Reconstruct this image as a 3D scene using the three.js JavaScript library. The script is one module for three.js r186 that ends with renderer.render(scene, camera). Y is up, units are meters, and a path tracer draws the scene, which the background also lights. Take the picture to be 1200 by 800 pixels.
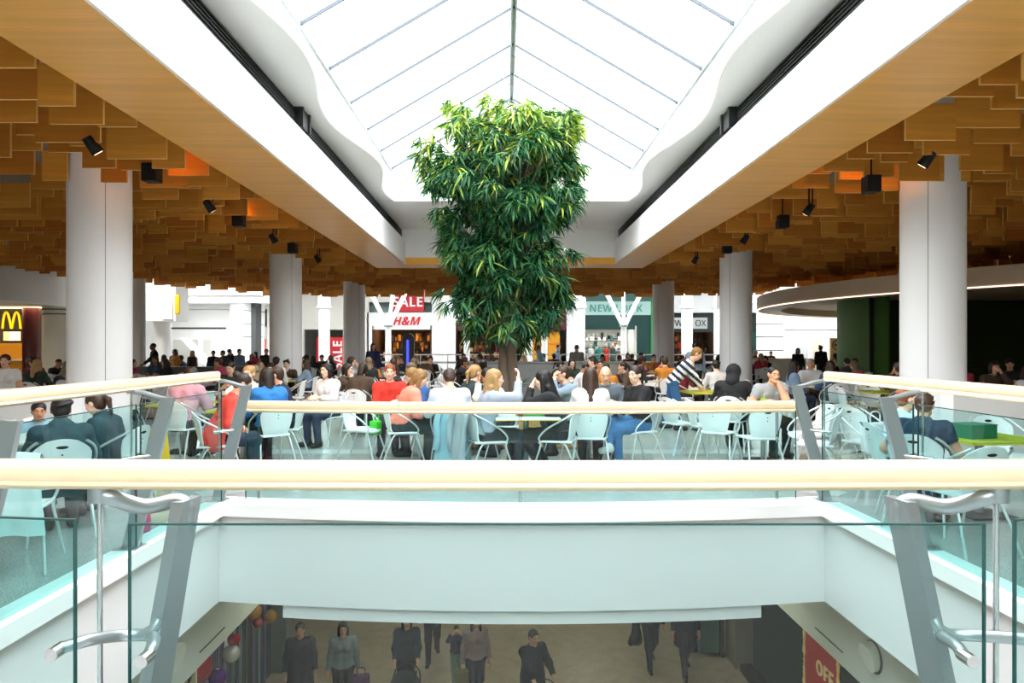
import * as THREE from 'three';
import { mergeGeometries } from 'three/addons/utils/BufferGeometryUtils.js';
import { RoundedBoxGeometry } from 'three/addons/geometries/RoundedBoxGeometry.js';
import { ImprovedNoise } from 'three/addons/math/ImprovedNoise.js';
import { FontLoader } from 'three/addons/loaders/FontLoader.js';
import { TextGeometry } from 'three/addons/geometries/TextGeometry.js';
import { RectAreaLightUniformsLib } from 'three/addons/lights/RectAreaLightUniformsLib.js';

// ------------------------------------------------------------------ camera, sky, exposure
// world: y = 0 is the food court floor, x = 0 the middle of the void, depth runs along -z
const scene = new THREE.Scene();
const EYE = 1.6, F = 800, VX = 591, VY = 406, CAMX = -0.18;
const camera = new THREE.PerspectiveCamera(2 * Math.atan(400 / F) * 180 / Math.PI, 1.5, 0.05, 300);
camera.position.set(CAMX, EYE, 0);
camera.lookAt(CAMX, EYE, -10);
camera.setViewOffset(1200, 800, 600 - VX, 400 - VY, 1200, 800);
camera.updateProjectionMatrix();
scene.add(camera);
scene.background = new THREE.Color(0.94, 0.97, 1.0);      // bright even overcast
scene.backgroundIntensity = 5.8;
const renderer = new THREE.WebGLRenderer({ antialias: true });
renderer.toneMapping = THREE.LinearToneMapping;
renderer.toneMappingExposure = 1.34;
renderer.shadowMap.enabled = true;
RectAreaLightUniformsLib.init();

// ------------------------------------------------------------------ helpers
let seed = 20240;
const rnd = () => { seed = (seed * 1664525 + 1013904223) >>> 0; return seed / 4294967296; };
const rr = (a, b) => a + (b - a) * rnd();
const pick = a => a[Math.floor(rnd() * a.length)];
const X = (px, d) => (px - VX) * d / F + CAMX;           // the x of a thing that stands d metres away
const Y = (py, d) => EYE - (py - VY) * d / F;
const V = (x, y, z) => new THREE.Vector3(x, y, z);
const noise = new ImprovedNoise();
const used = {};
function numbered(n) { const k = used[n] = (used[n] ?? -1) + 1; return k ? `${n}_${String(k).padStart(3, '0')}` : n; }
function mesh(name, geo, mat, parent = scene) {
  const m = new THREE.Mesh(geo, mat); m.name = parent === scene ? numbered(name) : name;
  m.castShadow = m.receiveShadow = true; parent.add(m); return m;
}
function tag(o, label, category, group, kind) {
  o.userData.label = label; o.userData.category = category;
  if (group) o.userData.group = group; if (kind) o.userData.kind = kind; return o;
}
function thing(name, label, category, x = 0, y = 0, z = 0, turn = 0, group) {
  const g = new THREE.Group(); g.name = numbered(name); g.position.set(x, y, z); g.rotation.y = turn; scene.add(g);
  return tag(g, label, category, group);
}
function struct(name, geo, mat, label, category = 'wall') { return tag(mesh(name, geo, mat), label, category, null, 'structure'); }
function structGroup(name, label, category) { const g = thing(name, label, category); g.userData.kind = 'structure'; return g; }
// a box between two corners, uv in metres
function bx(x0, x1, y0, y1, z0, z1) {
  if (x0 > x1) [x0, x1] = [x1, x0]; if (y0 > y1) [y0, y1] = [y1, y0]; if (z0 > z1) [z0, z1] = [z1, z0];
  const w = x1 - x0, h = y1 - y0, d = z1 - z0, g = new THREE.BoxGeometry(w, h, d), u = g.attributes.uv;
  const s = [[d, h], [d, h], [w, d], [w, d], [w, h], [w, h]];
  for (let i = 0; i < 24; i++) { const f = s[i >> 2]; u.setXY(i, u.getX(i) * f[0], u.getY(i) * f[1]); }
  return g.translate((x0 + x1) / 2, (y0 + y1) / 2, (z0 + z1) / 2);
}
function merge(list) {
  const l = list.map(g => { const c = g.index ? g.toNonIndexed() : g.clone(); for (const k of Object.keys(c.attributes)) if (!['position', 'normal', 'uv'].includes(k)) c.deleteAttribute(k); return c; });
  return mergeGeometries(l);
}
const rbox = (w, h, d, r, x = 0, y = 0, z = 0) => new RoundedBoxGeometry(w, h, d, 2, r).translate(x, y, z);
const cyl = (r0, r1, h, x = 0, y = 0, z = 0, n = 20) => new THREE.CylinderGeometry(r1, r0, h, n).translate(x, y + h / 2, z);   // r0 at the bottom
function tube(pts, r, n = 16, rad = 8, closed = false) {
  return new THREE.TubeGeometry(new THREE.CatmullRomCurve3(pts.map(p => p.isVector3 ? p : V(...p)), closed, 'centripetal'), n, r, rad, closed);
}
function rod(a, b, r, n = 8, r2 = r) {
  a = V(...a); b = V(...b); const d = b.clone().sub(a), g = new THREE.CylinderGeometry(r2, r, d.length(), n);
  g.translate(0, d.length() / 2, 0).applyQuaternion(new THREE.Quaternion().setFromUnitVectors(V(0, 1, 0), d.normalize()));
  return g.translate(a.x, a.y, a.z);
}
const lathe = (pts, n = 20) => new THREE.LatheGeometry(pts.map(p => new THREE.Vector2(...p)), n);
// plan outline (x, depth) pushed up from y0 to y1
function plan(outer, holes, y0, y1, curveSegments = 1) {
  const s = new THREE.Shape(outer.map(p => new THREE.Vector2(p[0], p[1])));
  for (const h of holes) s.holes.push(new THREE.Path(h.map(p => new THREE.Vector2(p[0], p[1]))));
  const g = new THREE.ExtrudeGeometry(s, { depth: y1 - y0, bevelEnabled: false, curveSegments });
  return g.rotateX(-Math.PI / 2).translate(0, y0, 0);      // shape y becomes -z = depth
}
// ------------------------------------------------------------------ textures
function canvasTex(w, h, draw, srgb = true) {
  const c = document.createElement('canvas'); c.width = w; c.height = h; draw(c.getContext('2d'), w, h);
  const t = new THREE.CanvasTexture(c); t.wrapS = t.wrapT = THREE.RepeatWrapping; if (srgb) t.colorSpace = THREE.SRGBColorSpace; return t;
}
function dataTex(n, fn, srgb = true, m = n) {
  const a = new Uint8Array(n * m * 4);
  for (let j = 0; j < m; j++) for (let i = 0; i < n; i++) { const c = fn(i / n, j / m), k = (j * n + i) * 4; a[k] = c[0]; a[k + 1] = c[1]; a[k + 2] = c[2]; a[k + 3] = 255; }
  const t = new THREE.DataTexture(a, n, m); t.wrapS = t.wrapT = THREE.RepeatWrapping; t.magFilter = THREE.LinearFilter; t.minFilter = THREE.LinearFilter; t.needsUpdate = true;
  if (srgb) t.colorSpace = THREE.SRGBColorSpace; return t;
}
const tn = (u, v, fu, fv, s) => {                        // noise that repeats
  const a = u * 6.28318, b = v * 6.28318;
  return noise.noise(Math.cos(a) * fu + s, Math.sin(a) * fu + Math.cos(b) * fv, Math.sin(b) * fv - s);
};
const woodTex = (r, g, b, s) => dataTex(512, (u, v) => {
  const grain = noise.noise(u * 2 + s, v * 90, s) * .5 + noise.noise(u * 5 + s, v * 220, s + 3) * .35 + noise.noise(u * 1.2, v * 14 + Math.sin(u * 6.28) * .4, s + 9) * .9;
  const fleck = noise.noise(u * 30, v * 300, s + 5) > .45 ? -.5 : 0, k = 1 + .075 * grain + .05 * fleck;
  return [Math.min(255, r * k), Math.min(255, g * k * (1 - .01 * grain)), Math.min(255, b * k)];
});
const terrTex = dataTex(512, (u, v) => {
  const n1 = noise.noise(u * 130, v * 130, 1), n2 = noise.noise(u * 70, v * 70, 7), n3 = tn(u, v, 1.5, 1.5, 4);
  let k = 172 + n3 * 7; if (n1 > .34) k += 28; if (n1 < -.4) k -= 62; if (n2 > .42) k -= 34;
  return [k * .99, k, k * .985];
});
const std = (c, rough = .6, o = {}) => new THREE.MeshStandardMaterial({ color: c, roughness: rough, ...o });
const phys = (c, rough, o = {}) => new THREE.MeshPhysicalMaterial({ color: c, roughness: rough, ...o });
const wTex = woodTex(206, 138, 50, 2), w2Tex = woodTex(190, 120, 40, 11), w3Tex = woodTex(218, 152, 60, 31), bTex = woodTex(232, 172, 86, 21), railTex = woodTex(245, 220, 182, 41);
const MAT = {
  white: std(0xf3f4f3, .55), fascia: std(0xe4e6e6, .5), ceilWhite: std(0xf0efec, .7), warmWhite: std(0xe9e6dd, .6),
  black: std(0x0b0b0c, .7), dark: std(0x1d1f20, .6), slab: std(0xa39c92, .9), joint: std(0x45484a, .7),
  board: [wTex, w2Tex, w3Tex].map(t => std(0xffffff, .48, { map: t })), boardEdge: std(0xdcae62, .6),
  beam: std(0xffffff, .38, { map: bTex }), litEndBeam: std(0xf2ab2c, .4),  // end beam colour is brightened: reflected light on its face put into it
  rail: phys(0xffffff, .3, { map: railTex, clearcoat: .6, clearcoatRoughness: .15 }), railEdge: std(0xc58f3c, .4),
  terrazzo: phys(0xffffff, .16, { map: terrTex }), band: phys(0xc9cecb, .14),
  steel: std(0xa9b1b4, .36, { metalness: .75 }), bright: std(0xd7dadb, .2, { metalness: .95 }), paintMetal: std(0x7f888a, .42, { metalness: .35 }),
  farGlass: phys(new THREE.Color().setRGB(.60, .84, .83), .02, { transmission: 1, thickness: 0, ior: 1.45 }), glass: phys(new THREE.Color().setRGB(.69, .87, .86), .02, { transmission: 1, thickness: 0, ior: 1.45 }),
  glassEdge: std(0x1f4d4a, .15), roofGlass: phys(0xffffff, .02, { transmission: 1, thickness: 0, ior: 1.3 }),
  shopGlass: phys(new THREE.Color().setRGB(.9, .95, .94), .03, { transmission: 1, thickness: 0, ior: 1.2 }),
  column: std(0xf1f2f3, .5), green: std(0x43731d, .6), greyWall: std(0x5c5f60, .6),
  chair: phys(0xeef1f1, .32, { clearcoat: .2 }), tube: std(0xdfe3e4, .28, { metalness: .45 }),
  lime: std(0x9cab2b, .4), limeEdge: std(0xd0b740, .4), tableWhite: std(0xe4e6e3, .4),
  red: std(0xcf1f28, .5), signRed: std(0xd51b24, .5), yellow: std(0xf3c215, .45), orange: std(0xe0792c, .5), maroon: std(0x5e1424, .5), teal: std(0x12413d, .4),
};
MAT.barDark = std(0x59626a, .6); MAT.barLight = std(0xaab2b2, .6); MAT.ridge = std(0x8fa09c, .5);
terrTex.repeat.set(.8, .8); for (const t of [wTex, w2Tex, w3Tex]) t.repeat.set(.6, 1.1); bTex.repeat.set(.35, .5); railTex.repeat.set(.3, 2);
const glow = (c, i) => new THREE.MeshStandardMaterial({ color: c, emissive: c, emissiveIntensity: i, roughness: .5 });
function areaLight(w, h, x, y, z, look, color, intensity) {
  const l = new THREE.RectAreaLight(color, intensity, w, h); l.position.set(x, y, z); l.lookAt(...look); scene.add(l); return l;
}
const font = await new FontLoader().loadAsync('fonts/droid/droid_sans_bold.typeface.json');
const fontR = await new FontLoader().loadAsync('fonts/droid/droid_sans_regular.typeface.json');
function text(s, size, depth, f = font, slant = 0) {
  const g = new TextGeometry(s, { font: f, size, depth, curveSegments: 4, bevelEnabled: false });
  if (slant) g.applyMatrix4(new THREE.Matrix4().makeShear(0, 0, slant, 0, 0, 0));
  g.computeBoundingBox(); const b = g.boundingBox; return g.translate(-(b.min.x + b.max.x) / 2, -(b.min.y + b.max.y) / 2, 0);
}
// ================================================================== THE SETTING
const HALF = 3.14, FARD = 7.15, BOW = .28, NEARD = 2.32;
const farEdge = (x, off = 0) => FARD + off - BOW * (1 - (x / HALF) ** 2);
const nearEdge = (x, off = 0) => NEARD + off + .1 * (x / HALF) ** 2;
const arcPts = (fn, x0, x1, n = 24) => Array.from({ length: n + 1 }, (_, i) => { const x = x0 + (x1 - x0) * i / n; return [x, fn(x)]; });
// the food court floor, with the void cut out of it
{
  const voidHole = (o) => [...arcPts(x => farEdge(x, o), -HALF - o, HALF + o), ...arcPts(x => nearEdge(x, -o), HALF + o, -HALF - o)];
  const g = plan([[-30, -10], [30, -10], [30, 62], [-30, 62]], [voidHole(.1)], -.3, 0);
  const fl = structGroup('floor', 'pale speckled terrazzo floor of the food court', 'floor');
  mesh('terrazzo', g, MAT.terrazzo, fl);
  // the paler bands let into the terrazzo
  const band = (a, b, w) => { const n = V(b[0] - a[0], 0, b[1] - a[1]).normalize(), q = [n.z * w, -n.x * w]; return plan([[a[0] - q[0], a[1] - q[1]], [b[0] - q[0], b[1] - q[1]], [b[0] + q[0], b[1] + q[1]], [a[0] + q[0], a[1] + q[1]]].reverse(), [], -.02, .003); };
  for (const [a, b, w] of [[[-3.5, 7.4], [-.2, 10.2], .16], [[3.5, 7.4], [.6, 10.2], .16], [[-9, 10.4], [9, 10.4], .2], [[2.2, 7.6], [6.5, 11.4], .12], [[-2.4, 7.6], [-6.5, 11.4], .12]]) mesh('inlaid_band', band(a, b, w), MAT.band, fl);
  // nosing, fascia and the set-back lower rim round the void
  const nose = structGroup('trim_1', 'white rounded nosing round the edge of the void', 'trim');
  mesh('far_nosing', plan([...arcPts(x => farEdge(x, .1), -HALF - .1, HALF + .1), ...arcPts(x => farEdge(x, -.24), HALF - .1, -HALF + .1)].reverse(), [], -.11, .012), MAT.white, nose);
  for (const s of [-1, 1]) mesh('side_nosing', bx(s * (HALF - .12), s * (HALF + .1), -.11, .0125, -NEARD, -farEdge(HALF, .1)), MAT.white, nose);
  mesh('near_nosing', plan([...arcPts(x => nearEdge(x, .12), -HALF, HALF), ...arcPts(x => nearEdge(x, -.1), HALF, -HALF)].reverse(), [], -.11, .012), MAT.white, nose);
  const fa = structGroup('trim_2', 'smooth white fascia hanging below the edge of the void', 'fascia');
  mesh('far_fascia', plan([...arcPts(x => farEdge(x, .1), -HALF - .1, HALF + .1), ...arcPts(x => farEdge(x, -.17), HALF, -HALF)].reverse(), [], -1.0, -.1), MAT.fascia, fa);
  mesh('far_fascia_lip', plan([...arcPts(x => farEdge(x, .14), -2.42, 2.42), ...arcPts(x => farEdge(x, -.13), 2.42, -2.42)].reverse(), [], -1.14, -.99), MAT.fascia, fa);
  for (const s of [-1, 1]) mesh('side_fascia', bx(s * (HALF - .05), s * (HALF + .1), -1.0, -.1, -NEARD, -farEdge(HALF, .1)), MAT.fascia, fa);
  mesh('near_fascia', plan([...arcPts(x => nearEdge(x, .05), -HALF, HALF), ...arcPts(x => nearEdge(x, -.1), HALF, -HALF)].reverse(), [], -1.0, -.1), MAT.fascia, fa);
}
// lower storey: bulkheads with round fittings, ceiling, floor, shopfront walls
{
  const grey = std(0xcfd3cb, .6), lowFloorTex = dataTex(256, (u, v) => { const k = 1 + .06 * tn(u, v, 2, 2, 3) + .05 * noise.noise(u * 60, v * 60, 2) + .03 * noise.noise(u * 16, v * 16, 6); return [176 * k, 160 * k, 132 * k]; });
  lowFloorTex.repeat.set(.3, .3);
  struct('floor', bx(-12, 12, -5.3, -5, 10, -42), std(0xffffff, .35, { map: lowFloorTex }), 'beige stone floor of the lower mall level', 'floor');
  for (const s of [-1, 1]) {
    const g = structGroup(s < 0 ? 'wall_left' : 'wall_right', `grey bulkhead under the ${s < 0 ? 'bauble shop side' : 'sale poster side'} of the void`, 'bulkhead');
    mesh('bulkhead', bx(s * 3.42, s * 4.75, -1.8, -1.02, 2, -13.4), grey, g);
    mesh('access_hatch', bx(s * 3.408, s * 3.43, -1.65, -1.644, -7.9, -7.25), MAT.joint, g);
    struct(s < 0 ? 'wall_left' : 'wall_right', bx(s * 6.0, s * 6.15, -5, -1.0, 10, -42), MAT.greyWall, `plain grey back wall of the lower shops on the ${s < 0 ? 'bauble' : 'sale poster'} side`);
    // recessed round air jet
    for (const d of [6.65, 4.0]) {
      const t = thing('air_nozzle', `round white air nozzle in the ${s < 0 ? 'bauble' : 'sale poster'} side bulkhead, ${d > 5 ? 'by the far corner' : 'in the middle'}`, 'vent', s * 3.42, -1.42, -d, 0, 'round air nozzles');
      mesh('ring', new THREE.TorusGeometry(.145, .014, 8, 32).rotateY(Math.PI / 2), std(0x5a5e58, .5), t);
      mesh('nozzle_drum', new THREE.CylinderGeometry(.136, .136, .1, 32).rotateZ(Math.PI / 2 + s * .22).translate(-s * .025, 0, 0), std(0xe4e6dc, .45), t);
    }
  }
  struct('ceiling', plan([[-12, -10], [12, -10], [12, 42], [-12, 42]], [[[-HALF - .05, 2.3], [HALF + .05, 2.3], [HALF + .05, 7.1], [-HALF - .05, 7.1]]], -1.02, -.96), MAT.warmWhite, 'plain white ceiling of the lower mall level', 'ceiling');
  struct('wall_back', bx(-12, 12, -5, -1, -30, -30.3), std(0xcdc4b0, .7), 'beige back wall of the lower mall level');
  // unseen lower ceiling lamps, added to brighten the lower level
  for (const d of [9, 12, 15.5, 20]) for (const x of [-2.2, 2.2]) {
    const t = thing('ceiling_lamp', `flat added lower level ceiling lamp on the ${x < 0 ? 'bauble' : 'sale poster'} side, ${d < 10 ? 'first' : d < 14 ? 'second' : d < 18 ? 'third' : 'fourth'} from the void`, 'lamp', x, -1.02, -d, 0, 'added lower level ceiling lamps');
    mesh('added_diffuser', bx(-.3, .3, -.03, -.012, -.3, .3), glow(0xfff2dd, 1.0), t); mesh('lamp_frame', merge([bx(-.33, -.3, -.035, 0, -.33, .33), bx(.3, .33, -.035, 0, -.33, .33), bx(-.3, .3, -.035, 0, -.33, -.3), bx(-.3, .3, -.035, 0, .3, .33)]), MAT.white, t);
    areaLight(.6, .6, x, -1.06, -d, [x, -5, -d], 0xfff2dd, 16);
  }
}
// columns: two half shells with a recessed joint
{
  const spots = [];
  for (const d of [10.3, 19.05, 27.75]) for (const s of [-1, 1]) spots.push([s * 6.2, d, s]);
  const R = .45, half = (a0, a1, r, cx) => {
    const p = []; for (let i = 0; i <= 64; i++) { const a = a0 + (a1 - a0) * i / 64; p.push([cx + Math.cos(a) * r, Math.sin(a) * r]); }
    return p;
  };
  spots.forEach(([x, d, s], i) => {
    const where = ['in line with the tree', 'next behind the tree', 'at the far end of the board ceiling'][i >> 1];
    const t = thing('column', `round white clad column ${where}, ${s < 0 ? 'on the side of the golden arches sign' : 'on the side of the dark green booth'}`, 'column', x, 0, -d, s > 0 ? 0 : Math.PI);
    const top = 4.6;
    mesh('shell', plan(half(-2.05, 2.05, R, -.1).map(p => [-p[0], p[1]]), [], .12, top), MAT.column, t);
    mesh('shell', plan(half(-1.35, 1.35, R * .94, .09), [], .12, top), MAT.column, t);
    mesh('joint_core', bx(-.2, .27, .12, top, -.34, .34), MAT.joint, t);
    mesh('plinth', cyl(.5, .5, .12, 0, 0, 0, 36), std(0x9a9c9b, .4), t);
  });
}
// the void balustrades ------------------------------------------------
function handrail(name, pts, w, h, label, n = 60) {
  // flat rounded timber rail swept along a line; its underside strip is a part of its own
  const t = thing(name, label, 'handrail', 0, 0, 0, 0), curve = new THREE.CatmullRomCurve3(pts.map(p => V(...p)));
  const sweep = (sec, closed) => {
    const pos = [], uv = [], idx = [], m = sec.length; let len = 0, prev = null;
    for (let i = 0; i <= n; i++) {
      const c = curve.getPointAt(i / n), tg = curve.getTangentAt(i / n), side = V(-tg.z, 0, tg.x).normalize(); if (prev) len += c.distanceTo(prev); prev = c.clone();
      for (let j = 0; j <= (closed ? m : m - 1); j++) { const q = sec[j % m]; pos.push(c.x + side.x * q[0], c.y + q[1], c.z + side.z * q[0]); uv.push(len, j / m * .3); }
    }
    const st = closed ? m + 1 : m;
    for (let i = 0; i < n; i++) for (let j = 0; j < st - 1; j++) { const a = i * st + j; idx.push(a, a + 1, a + st, a + 1, a + st + 1, a + st); }
    for (const e of [0, n]) for (let j = 1; j < m - 1; j++) { const b = e * st; e ? idx.push(b, b + j + 1, b + j) : idx.push(b, b + j, b + j + 1); }
    const g = new THREE.BufferGeometry(); g.setAttribute('position', new THREE.Float32BufferAttribute(pos, 3)); g.setAttribute('uv', new THREE.Float32BufferAttribute(uv, 2)); g.setIndex(idx); g.computeVertexNormals(); return g;
  };
  const sec = []; for (let i = 0; i < 20; i++) { const a = i / 20 * 6.28318, c = Math.cos(a), s = Math.sin(a), e = .62; sec.push([Math.sign(c) * Math.abs(c) ** e * w / 2, Math.sign(s) * Math.abs(s) ** e * h / 2 + h * .06]); }
  mesh('timber_grip', sweep(sec, true), MAT.rail, t);
  mesh('timber_underside', sweep([[-w * .4, -h * .62], [w * .4, -h * .62], [w * .47, -h * .28], [-w * .47, -h * .28]], true), MAT.rail, t);
  return t;
}
const RAILY = 1.30, FRY = .985;
handrail('handrail', arcPts(x => nearEdge(x, .08), -3.4, 3.4, 16).map(p => [p[0], 1.152, -p[1]]), .1, .082, 'pale timber handrail running across in front of the void');
handrail('handrail', arcPts(x => farEdge(x, .0), -2.86, 2.82, 16).map(p => [p[0], FRY, -p[1]]), .09, .1, 'pale timber handrail on the glass before the tree tables');
for (const s of [-1, 1]) handrail('handrail', [[s * 3.14, RAILY, -2.2], [s * 3.14, RAILY, -5], [s * 3.14, RAILY, -7.0]], .1, .085, `pale timber handrail along the ${s < 0 ? 'golden arches' : 'green booth'} side of the void`);
function pane(label, a, b, y0, y1, mat = MAT.glass) {                // a glass panel with its dark green cut edge
  const dx = b[0] - a[0], dd = b[1] - a[1], L = Math.hypot(dx, dd), t = thing('glass_panel', label, 'glass panel', (a[0] + b[0]) / 2, 0, -(a[1] + b[1]) / 2, Math.atan2(dd, dx));
  mesh('pane', new THREE.PlaneGeometry(L, y1 - y0).translate(0, (y0 + y1) / 2, 0), mat, t);
  mesh('cut_edge', merge([bx(-L / 2, L / 2, y1, y1 + .006, -.005, .005), bx(-L / 2, -L / 2 + .005, y0, y1, -.006, .006), bx(L / 2 - .005, L / 2, y0, y1, -.006, .006)]), MAT.glassEdge, t);
  return t;
}
pane('wide glass panel under the timber rail in front of the void', [X(151, 2.17), 2.17], [X(1154, 2.17), 2.17], .02, Y(615, 2.17));
pane('glass panel with a dark edge beside the bauble shop post', [X(-260, 2.25), 2.3], [X(89, 2.17), 2.17], .02, Y(610, 2.17));
pane('glass panel beside the post on the sale poster side', [X(1188, 2.17), 2.17], [X(1500, 2.25), 2.3], .02, Y(610, 2.17));
{
  const xs = [-2.88, X(304, 7.1), X(609, 7), X(909, 7.1), 2.86], nm = ['next to the golden arches side post', 'before the table of the white shirted diner', 'before the table with the red cup', 'next to the green booth side post'];
  for (let i = 0; i < 4; i++) pane('greenish glass panel under the far handrail ' + nm[i], [xs[i] + .006, farEdge(xs[i])], [xs[i + 1] - .006, farEdge(xs[i + 1])], .02, FRY - .05, MAT.farGlass);
  for (const s of [-1, 1]) [[2.35, 3.66], [3.72, 5.38], [5.44, 7.0]].forEach(([d0, d1], i) => pane(`greenish glass panel along the ${s < 0 ? 'golden arches' : 'green booth'} side, ${['closest to the front handrail', 'between two posts', 'ending at the far corner'][i]}`, [s * 3.08, d0], [s * 3.08, d1], .02, 1.14, MAT.farGlass));
}
// leaning steel posts with a bracket arm, a thin rod and a lower spider arm
function post(label, base, inward, H, lean, along, big) {
  const t = thing('railing_post', label, 'post', base[0], 0, -base[1], 0), iv = V(inward[0], 0, -inward[1]).normalize(), al = V(along[0], 0, -along[1]).normalize();
  const P = (i, a, y) => [iv.x * i + al.x * a, y, iv.z * i + al.z * a];
  const w0 = big ? .062 : .06, w1 = big ? .05 : .04, th = .026;
  // tapering fin
  const fin = new THREE.BufferGeometry(), pos = [], idx = [];
  const prof = [[0, w0 * 1.05], [.35, w0], [.8, w0 * .92], [1, w1 * 1.2]];
  for (const [k, w] of prof) for (const [a, b] of [[-1, -1], [1, -1], [1, 1], [-1, 1]]) { const bev = .8; pos.push(...P(lean * k + a * w, b * th * bev, H * k)); }
  for (let r = 0; r < 3; r++) for (let j = 0; j < 4; j++) { const a = r * 4 + j, b = r * 4 + (j + 1) % 4; idx.push(a, b, a + 4, b, b + 4, a + 4); }
  idx.push(0, 2, 1, 0, 3, 2, 12, 13, 14, 12, 14, 15);
  fin.setAttribute('position', new THREE.Float32BufferAttribute(pos, 3)); fin.setIndex(idx);
  const fg = fin.toNonIndexed(); fg.computeVertexNormals();
  mesh('fin', fg, MAT.steel, t);
  return { t, P };
}
function sidePost(s, d, label) {
  const H = 1.2, lean = .3, { t, P } = post(label, [s * 3.14, d], [-s, 0], H, lean, [0, 1], false);
  mesh('bracket_arm', merge([tube([P(lean - .01, 0, H - .02), P(lean - .1, 0, H + .005), P(.1, 0, H + .035), P(0, 0, H + .05)], .022, 14, 8), rod(P(0, 0, H + .03), P(0, 0, H + .075), .026, 12)]), MAT.steel, t);
  mesh('steel_rod', rod(P(.01, .0, .1), P(.01, 0, H + .03), .009, 8), MAT.bright, t);
  mesh('spider_arm', merge([tube([P(lean * .62, 0, H * .62), P(.1, .03, H * .61), P(.0, .12, H * .605)], .017, 10, 8), tube([P(lean * .62, 0, H * .62), P(.1, -.03, H * .61), P(.0, -.12, H * .605)], .017, 10, 8)]), MAT.bright, t);
  mesh('base_plate', bx(-.09, .09, 0, .02, -.09, .09), MAT.steel, t);
}
for (const s of [-1, 1]) [[7.06, 'at the far corner of the void'], [5.4, 'in the middle of the side run'], [3.69, 'close to the front handrail']].forEach(([d, w]) => sidePost(s, d, `leaning steel railing post ${w} on the ${s < 0 ? 'golden arches' : 'green booth'} side`));
for (const s of [-1, 1]) {                               // the big posts stand behind the front glass, on the void side
  const B = 2.27, LEAN = .3, fx = s < 0 ? X(153, B) : X(1133, B), H = Y(584, B + LEAN);
  const { t, P } = post(`big leaning steel post of the front handrail on the ${s < 0 ? 'bauble shop' : 'sale poster'} side`, [fx, B], [-s * .05, .3], H, LEAN, [1, 0], true);
  const tip = P(LEAN, 0, H), boss = [s < 0 ? X(116, 2.42) - fx : X(1168, 2.42) - fx, 1.09, -(nearEdge(fx + s * .15, .08) - B)];
  const mid = [(tip[0] + boss[0]) / 2, H - .012, (tip[2] + boss[2]) / 2];
  mesh('bracket_arm', merge([tube([[tip[0], H - .1, tip[2]], [tip[0], H - .03, tip[2]], [tip[0] + s * .03, H - .005, tip[2] + .01], mid, [boss[0] - s * .035, 1.066, boss[2]], [boss[0], 1.074, boss[2]]], .029, 24, 12), rod([boss[0], 1.05, boss[2]], [boss[0], 1.115, boss[2]], .038, 20)]), MAT.steel, t);
  mesh('steel_rod', rod([boss[0], .05, boss[2]], [boss[0], 1.06, boss[2]], .0095, 12), MAT.bright, t);
  const gd = 2.17, ay = Y(747, 2.37), ye = Y(763, 2.17), yb = Y(771, 2.17), az = P(LEAN * ay / H, 0, 0), sx = s < 0 ? X(66, gd) - fx : X(1255, gd) - fx, b2 = s < 0 ? X(170, gd) - fx : X(1134, gd) - fx, gz = B - gd;
  const sp = mesh('spider_arm', merge([tube([[b2, yb, gz - .02], [b2 + s * .004, yb + .012, gz - .05], [az[0] + s * .03, ay, az[2] + .05], [az[0] + s * .12, ay + .004, az[2] + .06], [sx - s * .05, ye + .006, gz - .06], [sx, ye, gz - .02]], .02, 30, 10), tube([[az[0], ay + .05, az[2] + .035], [az[0] + s * .012, ay + .025, az[2] + .05], [az[0] + s * .05, ay + .002, az[2] + .056]], .02, 8, 8)]), MAT.steel, t);
  for (const [px, py] of [[sx, ye], [b2, yb]]) mesh('glass_bolt', rod([px, py, gz - .03], [px, py, gz + .028], .021, 20), MAT.bright, sp);
  mesh('base_plate', bx(-.12, .12, 0, .02, -.1, .12), MAT.steel, t);
}
// ================================================================== CEILING, BEAMS, SKYLIGHT
const OPEN = 3.34, BEAMY = 4.2, ENDD = 21.6, SLABY = 4.9;
const wave = d => 2.87 - .18 * Math.cos(2 * Math.PI * (d - 8.6) / 5.3);
function sheet(nu, nv, fn) {                             // a grid surface, uv as given by fn or 0..1
  const pos = [], uv = [], idx = [];
  for (let i = 0; i <= nu; i++) for (let j = 0; j <= nv; j++) { const p = fn(i / nu, j / nv); pos.push(p[0], p[1], p[2]); uv.push(p[3] ?? i / nu, p[4] ?? j / nv); }
  for (let i = 0; i < nu; i++) for (let j = 0; j < nv; j++) { const a = i * (nv + 1) + j; idx.push(a, a + nv + 1, a + 1, a + 1, a + nv + 1, a + nv + 2); }
  const g = new THREE.BufferGeometry(); g.setAttribute('position', new THREE.Float32BufferAttribute(pos, 3)); g.setAttribute('uv', new THREE.Float32BufferAttribute(uv, 2)); g.setIndex(idx); g.computeVertexNormals(); return g;
}
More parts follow.
